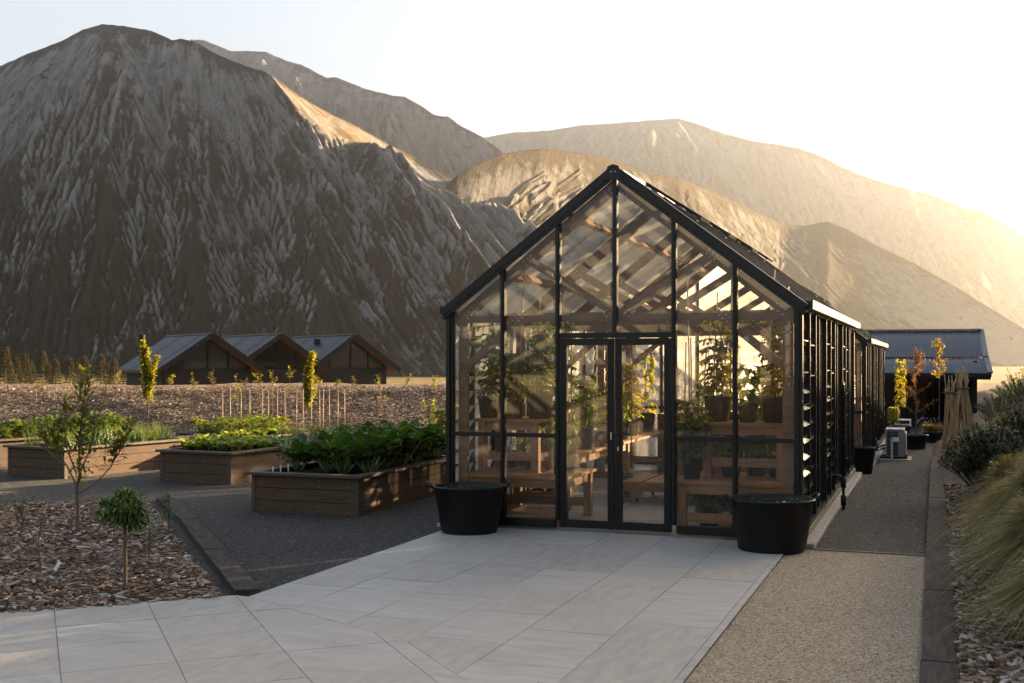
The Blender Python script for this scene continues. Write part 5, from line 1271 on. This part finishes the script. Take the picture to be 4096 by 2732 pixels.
# --- pines beyond the embankment
def pine(seed, H):
    t = thing('pine_tree', '', 'tree', group='pine trees beyond the mulch slope'); st, lf = MB(), MB(); st.tube([(0, 0, -.1), (.02, 0, H * .5), (0, 0, H)], [.10, .07, .02], 6, False)
    n = 1900; u = rng.uniform(.24, 1, n); u = np.round(u * 13) / 13 + rng.normal(0, .012, n); a = rng.uniform(0, 6.28, n); wh = .55 + .45 * vnoise(a * 1.6 + seed * 9, u * 9, seed); q = (1.05 - u) ** .8 * H * .27 * wh * np.sqrt(rng.uniform(.1, 1, n)) + .04
    P = np.stack([q * np.cos(a), q * np.sin(a), u * H - q * .18], 1); D = np.stack([np.cos(a), np.sin(a), rng.uniform(-.1, .6, n)], 1)
    leaves(lf, P, D, (0, 0, 1), rng.uniform(.25, .5, n), rng.uniform(.10, .18, n), 'diamond', .2)
    for k in range(16): i = int(rng.integers(n)); st.tube([(0, 0, P[i][2] + .1), P[i]], [.025, .008], 4, False)
    st.build('trunk', M['bark'], t, smooth=True); lf.build('crown', M['pine'], t); return t
pr = [Proto(pine(k, 5.0)) for k in range(3)]
pp = [(12, 800, 'tallest pine at the far left edge'), (38, 822, 'second pine from the left edge'), (58, 815, 'third pine from the left edge'), (72, 830, 'short pine between taller ones at the left'), (98, 808, 'slim pine right of the left group'), (128, 826, 'rounded pine left of the young tree crown'), (160, 824, 'pine just left of the young tree crown'), (195, 820, 'pine behind the young tree crown'), (232, 814, 'broad pine right of the young tree crown'), (262, 826, 'last pine of the left row, nearer the houses'), (112, 836, 'short pine in the second row at the left'), (178, 834, 'short pine in the second row behind the young tree'), (248, 836, 'short pine in the second row near the houses'), (25, 838, 'short pine in the second row at the left edge'), (362, 0, '')]
for k, (px_, y_, lb) in enumerate(pp[:14]):
    D_ = 150 + (k * 37) % 30; la = (px_ * PS - 2048) / FPX * D_; p = cw(la, D_); zb = -1.7 - 2.4 * (D_ - 90) / 220; zt = 1.8 + (HOR - y_ * PS) / FPX * D_; s = (zt - zb) / 5.0
    pr[k % 3].put(p + [0, 0, zb - p[2]], k * 1.3, lb + ' beyond the slope', None, (s * .95, s * .95, s))
for k, (px_, y_, lb) in enumerate([(465, 848, 'dim pine left of the first house'), (284, 842, 'small pine between the row and the first house')]):
    D_ = 175; px_ = (300, 284)[k]; la = (px_ * PS - 2048) / FPX * D_; p = cw(la, D_); s = ((1.8 + (HOR - y_ * PS) / FPX * D_) + 2.6) / 5; pr[k].put(p + [0, 0, -2.6 - p[2]], k, lb, None, s)

# --- tussock grasses and shrubs on the right bank
def tussock(seed, R_, H, n, mat, lean=(-.3, -.3)):
    lf = MB(); a = rng.uniform(0, 6.28, n); out = np.abs(rng.normal(0, .55, n)) ; L = H * rng.uniform(.75, 1.25, n); m = 6
    n = n * 1; w = rng.uniform(.005, .008, n); P0 = np.stack([np.cos(a) * R_ * .22 * rng.uniform(0, 1, n), np.sin(a) * R_ * .22 * rng.uniform(0, 1, n), np.zeros(n)], 1)
    hd = np.stack([np.cos(a) * out + lean[0], np.sin(a) * out + lean[1], np.zeros(n)], 1); S = np.stack([-np.sin(a), np.cos(a), rng.normal(0, .3, n)], 1); V = []
    jit = rng.normal(0, .10, (n, 3))
    for i in range(m):
        u = i / (m - 1); c = P0 + hd * (L * (.34 * u + .56 * u * u))[:, None] * (R_ / H) + np.array([0, 0, 1.0]) * (L * (1.6 * u - 1.5 * u * u * (.40 + .62 * out.clip(0, 1.3))))[:, None] + jit * (L * u * u)[:, None] * .35
        ww = (w * (1 - .85 * u))[:, None]; V += [c - S * ww, c + S * ww]
    V = np.stack(V, 1); f = np.array([(2 * i, 2 * i + 1, 2 * i + 3, 2 * i + 2) for i in range(m - 1)])
    lf.V.append(V.reshape(-1, 3)); lf.n = n * 2 * m; lf.F = (f[None] + (np.arange(n) * 2 * m)[:, None, None]).reshape(-1, 4).tolist()
    return lf.build('grass_tussock', mat)
def bz(x, y): return float(bank_h(np.array(x), np.array(y)))
GT = 'tussock grasses on the right bank'
for k, (x, y, Rr, H, n, mat, lb) in enumerate([
    (4.02, -4.0, .54, .50, 5600, 'tussock', 'large drooping tussock nearest the camera at the right edge'),
    (4.30, -4.75, .46, .42, 3200, 'tussock', 'green tussock in the bottom right, just in front of the nearest mulch'),
    (4.05, -2.5, .60, .60, 6400, 'tussock', 'big golden green tussock spilling over the sleeper edging'),
    (4.15, -.7, .62, .70, 6000, 'tussock', 'tall feathery tussock beside the start of the dark path'),
    (4.0, -1.65, .5, .50, 4200, 'tussock', 'middle sized tussock between the spilling one and the feathery one'),
    (4.0, 2.0, .5, .52, 4000, 'tussock', 'rounded olive tussock just in front of the dark shrub'),
    (3.85, .35, .46, .46, 3600, 'tussock2', 'low straw tussock close to the sleeper edging'),
    (4.35, .9, .58, .66, 4000, 'tussock2', 'straw coloured tussock behind the feathery ones'),
    (4.25, 8.2, .62, .60, 4200, 'tussock2', 'straw tussock right of the bamboo cane bundles'),
    (4.95, 8.6, .70, .80, 4200, 'tussock2', 'tall straw tussock on the bank at the right edge, behind the dark shrub'),
    (5.4, 12.0, .8, .85, 4200, 'tussock', 'upper green tussock on the bank near the shed'),
    (4.5, 2.6, .55, .62, 3600, 'tussock2', 'tawny tussock half hidden behind the dark shrub')]):
    o = tussock(k, Rr, H, n, M[mat], (-.13, -.12)); o.location = (x, y, bz(x, y) - .02); tag(o, lb, 'tussock grass', GT)
def dark_shrub(lb, x, y, R_, H, ns, mat='euph', L=.13, W=.022):
    t = thing('leafy_shrub', lb, 'shrub', (x, y, bz(x, y) - .03), 0, 'shrubs on the right bank'); st, lf = MB(), MB()
    for i in range(ns):
        a = rng.uniform(0, 6.28); q = R_ * math.sqrt(rng.uniform(0, 1)); h = H * (1.05 - .55 * (q / R_) ** 2) * rng.uniform(.85, 1.05); b = np.array([math.cos(a) * q, math.sin(a) * q, h]); b0 = b * [.25, .25, 0]; md = (b0 + b) / 2 + [0, 0, h * .08]
        st.tube([b0, md, b], [.008, .006, .003], 4, False); n = 26; u = rng.uniform(.45, 1.02, n)[:, None]; P = np.where(u < .5, b0 + (md - b0) * 2 * u, md + (b - md) * (2 * u - 1)); D = rdir(n, .45); D += (b - md) / np.linalg.norm(b - md) * .5
        leaves(lf, P, D, (0, 0, 1), L * rng.uniform(.6, 1.15, n), W * rng.uniform(.8, 1.2, n), 'leaf', .25)
    st.build('stems', M['woodstem'], t); lf.build('foliage', M[mat], t)
dark_shrub('dark green shrub with narrow leaves crowding the sleeper edging', 3.86, 4.3, .64, .86, 190)
dark_shrub('second dark narrow leaved shrub, higher up the bank', 4.5, 5.3, .66, .86, 170)
dark_shrub('grey green bushy shrub on the bank behind the straw tussock', 4.6, 10.4, .7, .9, 120, 'sage', .07, .02)
dark_shrub('very dark upright shrub on the bank near the shed', 5.2, 14.5, .65, .95, 110, 'euph', .09, .02)
dark_shrub('green shrub at the top of the bank beside the shed wall', 5.3, 20.5, .8, .8, 90, 'green', .08, .035)
dark_shrub('sage coloured shrub below the shed corner', 4.6, 17.0, .6, .7, 90, 'sage', .07, .02)
for k, (x, y, H, lb) in enumerate([(6.2, 34, .7, 'small sunlit yellow shrub on the mulch bank right of the shed'), (6.9, 36, .9, 'second sunlit yellow shrub on the mulch bank, at the right edge'), (5.6, 31, .5, 'low yellow shrub touching the shed corner')]):
    setp(sapling('sunlit_shrub', lb, 'shrub', H, 120, .10, .05, M['gold'], .25, 8, .012), (x, y, bz(x, y)))
# --- potted trees and other pots before the shed
def big_pot(parent, r, h): pot(parent, r, h)
def potted_tree(lb, x, y, z, r, h, H, mat, kind, sr=.014):
    t = thing('potted_tree', lb, 'potted tree', (x, y, z)); pot(t, r, h); st, lf = MB(), MB(); pts = [(0, 0, h * .85), (.01, 0, h + H * .4), (-.01, .01, h + H * .75), (0, 0, h + H)]; st.tube(pts, [sr, sr * .8, sr * .5, sr * .2], 6, False)
    if kind == 'spire':
        n = 260; u = rng.uniform(.28, 1, n); a = rng.uniform(0, 6.28, n); P = np.stack([.05 * np.cos(a), .05 * np.sin(a), h + H * u], 1); D = np.stack([np.cos(a), np.sin(a), rng.uniform(-.2, .3, n)], 1); leaves(lf, P, D, (0, 0, 1), rng.uniform(.08, .13, n), rng.uniform(.045, .07, n), 'broad', .35)
    else:
        nb = 26
        for i in range(nb):
            u = rng.uniform(.22, .95); a = rng.uniform(0, 6.28); Lb = (.42 if kind == 'feather' else .34) * (1.08 - u) + .06
            if kind == 'open' and u < .45: continue
            b0 = np.array([0, 0, h + H * u]); d = np.array([math.cos(a), math.sin(a), .75]); b1 = b0 + d * Lb; st.tube([b0, b1], [.006, .002], 4, False); n = 34 if kind == 'feather' else 26; w = rng.uniform(.15, 1.05, n)[:, None]; P = b0 + (b1 - b0) * w + rng.normal(0, .02, (n, 3)); D = d + rng.normal(0, .8, (n, 3)); leaves(lf, P, D, (0, 0, 1), rng.uniform(.05, .09, n), rng.uniform(.015, .025, n) if kind == 'feather' else rng.uniform(.03, .05, n), 'leaf', .3)
        n = 60; P = np.stack([rng.normal(0, .03, n), rng.normal(0, .03, n), h + H * rng.uniform(.75, 1.02, n)], 1); leaves(lf, P, rdir(n, .6), (0, 0, 1), .07, .03, 'leaf', .2)
    st.build('trunk', M['bark'], t, smooth=True); lf.build('foliage', mat, t); return t
M['spire'] = M['lime']
potted_tree('feathery orange tree in a black tub in the middle of the path', 2.76, 17.0, float(grade(17)), .27, .34, 2.0, M['orange'], 'feather')
potted_tree('slim bright green leafed tree in a black pot beside the greenhouse', 2.32, 20.5, float(grade(17)), .27, .36, 1.75, M['gold'], 'spire', .012)
potted_tree('taller yellow leaved tree in a pot behind the orange one', 3.28, 20.8, float(grade(17)), .24, .34, 2.3, M['amber'], 'open')
potted_tree('short bright shrub in a pot close to the greenhouse corner', 2.12, 21.3, float(grade(16)), .16, .26, .55, M['gold'], 'spire', .01)
t = thing('lavender_pot', 'flowering lavender in a dark pot near the bamboo canes', 'potted plant', (3.12, 19.4, float(grade(16)))); pot(t, .26, .28); lf, fl = MB(), MB(); n = 420; D = rdir(n, .9); P = D * [.12, .12, .05] + [0, 0, .26]
leaves(lf, P, D, (0, 0, 1), rng.uniform(.2, .38, n), .012, 'blade', .1); lf.build('foliage', M['lav'], t)
for i in range(0, n, 9): q = P[i] + D[i] / np.linalg.norm(D[i]) * .38; fl = MB(); fl.sphere(q, .013, 6, 4); fl.build('flower', M['lavfl'], t)
# ================================================================== edging, tubs and other things
def sleeper(lb, p, q, w, h, z, group, mat='sleeper', name='timber_sleeper'):
    p = np.array(p, float); q = np.array(q, float); L = np.linalg.norm(q - p); a = math.atan2(q[1] - p[1], q[0] - p[0]) - math.pi / 2
    nx, ny = 5, max(8, int(L / .12)); X, Y = np.meshgrid(np.linspace(-w / 2, w / 2, nx), np.linspace(.004, L - .004, ny), indexing='ij')
    mb = MB(); top = h + .012 * (fbm(X * 9 + p[0] * 7, Y * 4 + p[1] * 5, 4, 77) - .5); ed = .010 * (fbm(Y * 6, X * 3 + p[1], 3, 78) - .5)
    Xe = X + np.where(np.abs(X) > w * .49, ed, 0); V = np.stack([Xe, Y, top], -1).reshape(-1, 3); B_ = V.copy(); B_[:, 2] = 0
    F = [(i * ny + j, (i + 1) * ny + j, (i + 1) * ny + j + 1, i * ny + j + 1) for i in range(nx - 1) for j in range(ny - 1)]
    N = nx * ny; F += [(j, j + 1, N + j + 1, N + j) for j in range(ny - 1)] + [((nx - 1) * ny + j + 1, (nx - 1) * ny + j, N + (nx - 1) * ny + j, N + (nx - 1) * ny + j + 1) for j in range(ny - 1)] + [((i + 1) * ny, i * ny, N + i * ny, N + (i + 1) * ny) for i in range(nx - 1)] + [(i * ny + ny - 1, (i + 1) * ny + ny - 1, N + (i + 1) * ny + ny - 1, N + i * ny + ny - 1) for i in range(nx - 1)]
    mb.add(np.concatenate([V, B_]), F); o = mb.build(name, M[mat]); o.location = (p[0], p[1], z); o.rotation_euler = (0, 0, a); return tag(o, lb, 'timber edging', group)
ys = [-12.0, -9.4, -6.9, -4.55, -2.2, .05, 2.2, 4.5, 6.9, 9.2, 11.6, 14.0]
nm = ['hidden sleeper at the very front of the right edging', 'dark sleeper leaving the bottom edge of the photo on the right', 'stained sleeper in the bottom right, beside the nearest tussock', 'sleeper beside the tan gravel under the drooping tussock', 'charred looking sleeper where tan gravel meets the dark path', 'first sleeper along the dark path', 'second sleeper along the dark path', 'third sleeper along the dark path by the dark shrub', 'fourth sleeper along the dark path', 'sleeper level with the air conditioning unit', 'sleeper below the bamboo canes', 'last sleeper near the potted trees']
for k in range(1, 11): sleeper(nm[k], (3.222, ys[k] + .008), (3.222 - .006, ys[k + 1] - .008), .21, .10, float(grade((ys[k] + ys[k + 1]) / 2)) - .055, 'sleepers along the right of the path')
sleeper('narrow timber board between the tan gravel and the dark path', (2.075, -.305), (3.11, -.335), .045, .05, -.085, None, 'sill', 'timber_board')
sleeper('short black sleeper at the patio end of the left mulch bed', (-1.93, -4.05), (-3.35, -2.42), .20, .12, -.13, 'sleepers along the left mulch bed')
sleeper('middle sleeper beside the left mulch bed', (-3.36, -2.40), (-4.85, -.68), .20, .12, -.13, 'sleepers along the left mulch bed')
sleeper('far sleeper beside the left mulch bed, under the small trees', (-4.87, -.66), (-6.45, 1.02), .20, .12, -.13, 'sleepers along the left mulch bed')
sleeper('thin timber edge along the back of the left mulch bed', (-6.62, .80), (-9.6, -1.62), .08, .11, -.13, None, 'sleeper', 'timber_edge')
# big black tubs
def tub(lb, x, y, z, R_, rb, h, rz, label_tag=False, plants=True):
    t = thing('planting_tub', lb, 'tub', (x, y, z), rz, 'black rubber planting tubs'); mb = MB()
    prof = [(.001, 0), (rb * .96, 0), (rb, .012), (R_ * .985, h * .95), (R_, h * .955), (R_ * 1.035, h * .965), (R_ * 1.04, h * .985), (R_ * 1.03, h), (R_ * .985, h), (R_ * .965, h * .95), (R_ * .93, h * .84), (.001, h * .84)]
    mb.lathe(prof, 56, sx=1.0, sy=.93); mb.build('tub_body', M['tub'], t, smooth=True)
    for s in (-1, 1):
        mb = MB(); pts = [(s * (R_ * 1.02), -.065, h * .97), (s * (R_ * 1.09), -.06, h * 1.02), (s * (R_ * 1.13), -.03, h * 1.06), (s * (R_ * 1.13), .03, h * 1.06), (s * (R_ * 1.09), .06, h * 1.02), (s * (R_ * 1.02), .065, h * .97)]
        mb.tube(pts, .016, 8); mb.bb(min(s * R_ * .99, s * R_ * 1.03), max(s * R_ * .99, s * R_ * 1.03), -.075, .075, h * .86, h * .96); mb.build('handle', M['tub'], t, smooth=True)
    X, Y = np.meshgrid(np.linspace(-1, 1, 26), np.linspace(-1, 1, 26), indexing='ij'); rr = np.maximum(np.abs(X), np.abs(Y)); nn = np.hypot(X, Y) + 1e-9; X2, Y2 = X / nn * rr * R_ * .95, Y / nn * rr * R_ * .88
    s_ = sheet('soil', X2, Y2, h * .875 + .03 * (fbm(X2 * 14 + x, Y2 * 14, 4, 5) - .4), M['soil']); s_.parent = t
    if plants:
        lf = MB(); n = 150; a = rng.uniform(0, 6.28, n); q = R_ * .85 * np.sqrt(rng.uniform(0, 1, n)); c = rng.uniform(0, 1, n) > .45; P = np.stack([q * np.cos(a), q * np.sin(a) * .9, np.full(n, h * .88)], 1); P[c] = np.round(P[c] / .09) * .09 + rng.normal(0, .012, P[c].shape) * [1, 1, .2]; P[:, 2] = h * .885 + rng.uniform(0, .035, n)
        leaves(lf, P, rdir(n, .8), (0, 0, 1), rng.uniform(.02, .045, n), rng.uniform(.012, .024, n), 'leaf', .2); lf.build('seedlings', M['chard'], t)
    if label_tag: mb = MB(); mb.bb(.02, .048, -R_ * .62, -R_ * .62 + .003, h * .87, h * .87 + .06); mb.build('plant_label', M['white'], t)
    return t
tub('round black planting tub left of the greenhouse doors', -1.50, -.42, -.031, .385, .30, .50, YAW + .1)
tub('wide black planting tub at the right front corner of the greenhouse', 1.70, -.50, -.031, .405, .325, .50, YAW + .12, True)
tub('black planting tub against the right wall where the two greenhouses meet', 1.92, 9.3, -.20, .30, .23, .50, .3, False, False)
# air conditioning unit
zp = float(grade(11.7)) - .01
mb = MB(); mb.bb(2.08, 2.72, 13.35, 14.4, zp - .02, zp + .03); structure(mb.build('concrete_pad', M['concrete'], bevel=.006))
M['acwhite'] = m_plain('painted_casing', (.20, .20, .205), .45, 0, .5, .08, 3)
t = thing('air_conditioner', 'grey outdoor air conditioning unit standing on the path beside the greenhouse', 'air conditioner', (2.22, 13.5, zp + .03))
mb = MB(); mb.bb(0, .36, 0, .80, .045, .60); mb.build('casing', M['acwhite'], t, bevel=.012)
mb = MB(); mb.bb(-.01, .37, -.008, .808, .601, .615); mb.build('lid', M['acwhite'], t, bevel=.004)
mb = MB()
for k in range(14):
    for x0 in (.03, .145): mb.bb(x0, x0 + .10, -.006, -.001, .075 + k * .036, .098 + k * .036)
mb.build('grille', M['black'], t)
mb = MB(); mb.bb(.36, .40, .05, .75, .08, .55); mb.build('fan_grille', M['acwhite'], t, bevel=.01)
for y in (.10, .64): mb = MB(); mb.bb(-.12, .42, y, y + .06, .001, .044); mb.build('foot_rail', M['black'], t)
mb = MB(); mb.bb(.10, .145, -.034, -.008, .001, .44); mb.build('bracket', M['steel'], t)
mb = MB(); mb.bb(.15, .26, -.045, -.008, .36, .45); mb.build('valve_cover', M['white'], t, bevel=.006)
for k, (z0, z1) in enumerate([(.22, .10), (.28, .17)]): mb = MB(); mb.tube([(.0, .12, z0), (-.08, .10, z0 - .02), (-.16, .12, z1 + .04), (-.21, .13, z1 + .25)], .02, 8); mb.build('pipe', M['black'], t, smooth=True)
# bamboo cane bundles
def bundle(lb, x, y, n, H, spread, z, tie):
    t = thing('cane_bundle', lb, 'canes', (x, y, z), 0, 'bundles of bamboo canes')
    for i in range(n):
        a = rng.uniform(0, 6.28); q = spread * math.sqrt(rng.uniform(.03, 1)); b = np.array([q * math.cos(a) * 1.2, q * math.sin(a) * 1.6 - .1, 0])
        a2 = a + rng.uniform(-1.6, 1.6); k_ = np.array([.085 * math.cos(a2), .085 * math.sin(a2), H * .84]) * [q / spread * .6 + .5, q / spread * .6 + .5, 1]; tp = k_ + (k_ - b) / (H * .84) * H * rng.uniform(.04, .26) + np.array([rng.normal(0, .03), rng.normal(0, .03), 0]); mb = MB(); m = (b + k_) / 2 + [rng.normal(0, .02), rng.normal(0, .02), 0]; r_ = rng.uniform(.009, .0135)
        mb.tube([b, m, k_, tp], [r_, r_ * .96, r_ * .85, r_ * .75], 6)
        for u in (.25, .55, .85): c = b + (m - b) * u; mb.tube([c - [0, 0, .004], c + [0, 0, .004]], r_ * 1.16, 6)
        mb.build('cane', M['cane'], t, smooth=True)
    mb = MB(); mb.tube([(.115 * math.cos(a), .115 * math.sin(a), H * .84) for a in np.linspace(0, 6.3, 20)], .012, 6); mb.build('tie', M['green_tie'], t, smooth=True)
M['green_tie'] = m_plain('green_twine', (.02, .05, .03), .8, 0, .2, .2, 20)
bundle('left bundle of tall bamboo canes tied near the top beside the path', 3.44, 11.5, 22, 1.62, .26, -.16, 0)
bundle('right bundle of tall bamboo canes tied near the top beside the path', 3.66, 10.9, 30, 1.66, .30, -.10, 1)
mb = MB(); mb.tube([(0, 0, 0), (.01, 0, .55)], .018, 6); tag(mb.build('marker_stake', m_plain('red_paint', (.30, .03, .03), .6), loc=(4.15, 11.8, bz(4.15, 11.8))), 'thin red marker stake among the shrubs on the right bank', 'stake')
# black water riser pipe on the right wall
t = thing('water_pipe', 'black water pipe with joints rising beside the right greenhouse wall', 'pipe', (2.115, 3.1, -.06)); mb = MB(); mb.tube([(0, 0, -.02), (0, 0, 1.55), (-.03, 0, 1.62)], .018, 10); mb.build('riser', M['black'], t, smooth=True)
for z in (.12, .34): mb = MB(); mb.tube([(0, 0, z - .07), (0, 0, z - .06), (0, 0, z + .06), (0, 0, z + .07)], [.02, .034, .034, .02], 12); mb.build('joint', M['black'], t, smooth=True)
mb = MB(); mb.tube([(0, 0, .40), (-.06, .0, .42), (-.14, 0, .42)], .02, 10); mb.build('elbow', M['black'], t, smooth=True)
# dry straw on the patio by the door and stray leaves
mb = MB(); p = np.array([.95, -.10, -.022])
mb.tube([p + [-.30, -.05, .003], p + [0, .0, .02], p + [.22, .02, .012]], .004, 5)
leaves(mb, p + [.22, .02, .012] + rng.normal(0, .006, (26, 3)) * [1, 1, .3], np.array([1.0, .05, .0]) + rng.normal(0, .12, (26, 3)), (0, 0, 1), .11, .006, 'blade', .05)
tag(mb.build('dry_grass_head', M['tussock2']), 'dry grass seed head lying on the paving by the right front glass', 'dry grass')
# white nursery trays by the corner
t = thing('plant_crate', 'white crate standing near the far greenhouse corner', 'crate', (2.15, 22.2, float(grade(18)) + .0)); mb = MB(); mb.bb(-.02, .40, 0, .3, .26, .44); mb.build('crate_body', M['white'], t, bevel=.01); mb = MB(); mb.bb(.0, .38, .02, .28, .0, .258); mb.build('stand', M['bedcap'], t); mb = MB(); mb.bb(.02, .36, -.008, -.001, .32, .40); mb.build('crate_slot', M['black'], t)
# ================================================================== haze
def haze(density=1.6e-4, g=.88):
    m = bpy.data.materials.new('haze'); m.use_nodes = True; nt = m.node_tree; nt.nodes.clear()
    o = nt.nodes.new('ShaderNodeOutputMaterial'); v = nt.nodes.new('ShaderNodeVolumePrincipled')
    v.inputs['Color'].default_value = (.93, .96, 1.0, 1); v.inputs['Density'].default_value = density; v.inputs['Anisotropy'].default_value = g
    nt.links.new(v.outputs[0], o.inputs['Volume'])
    mb = MB(); mb.bb(-7000, 7000, -7000, 7000, -5.6, 650); tag(mb.build('haze', m), kind='stuff')
haze()
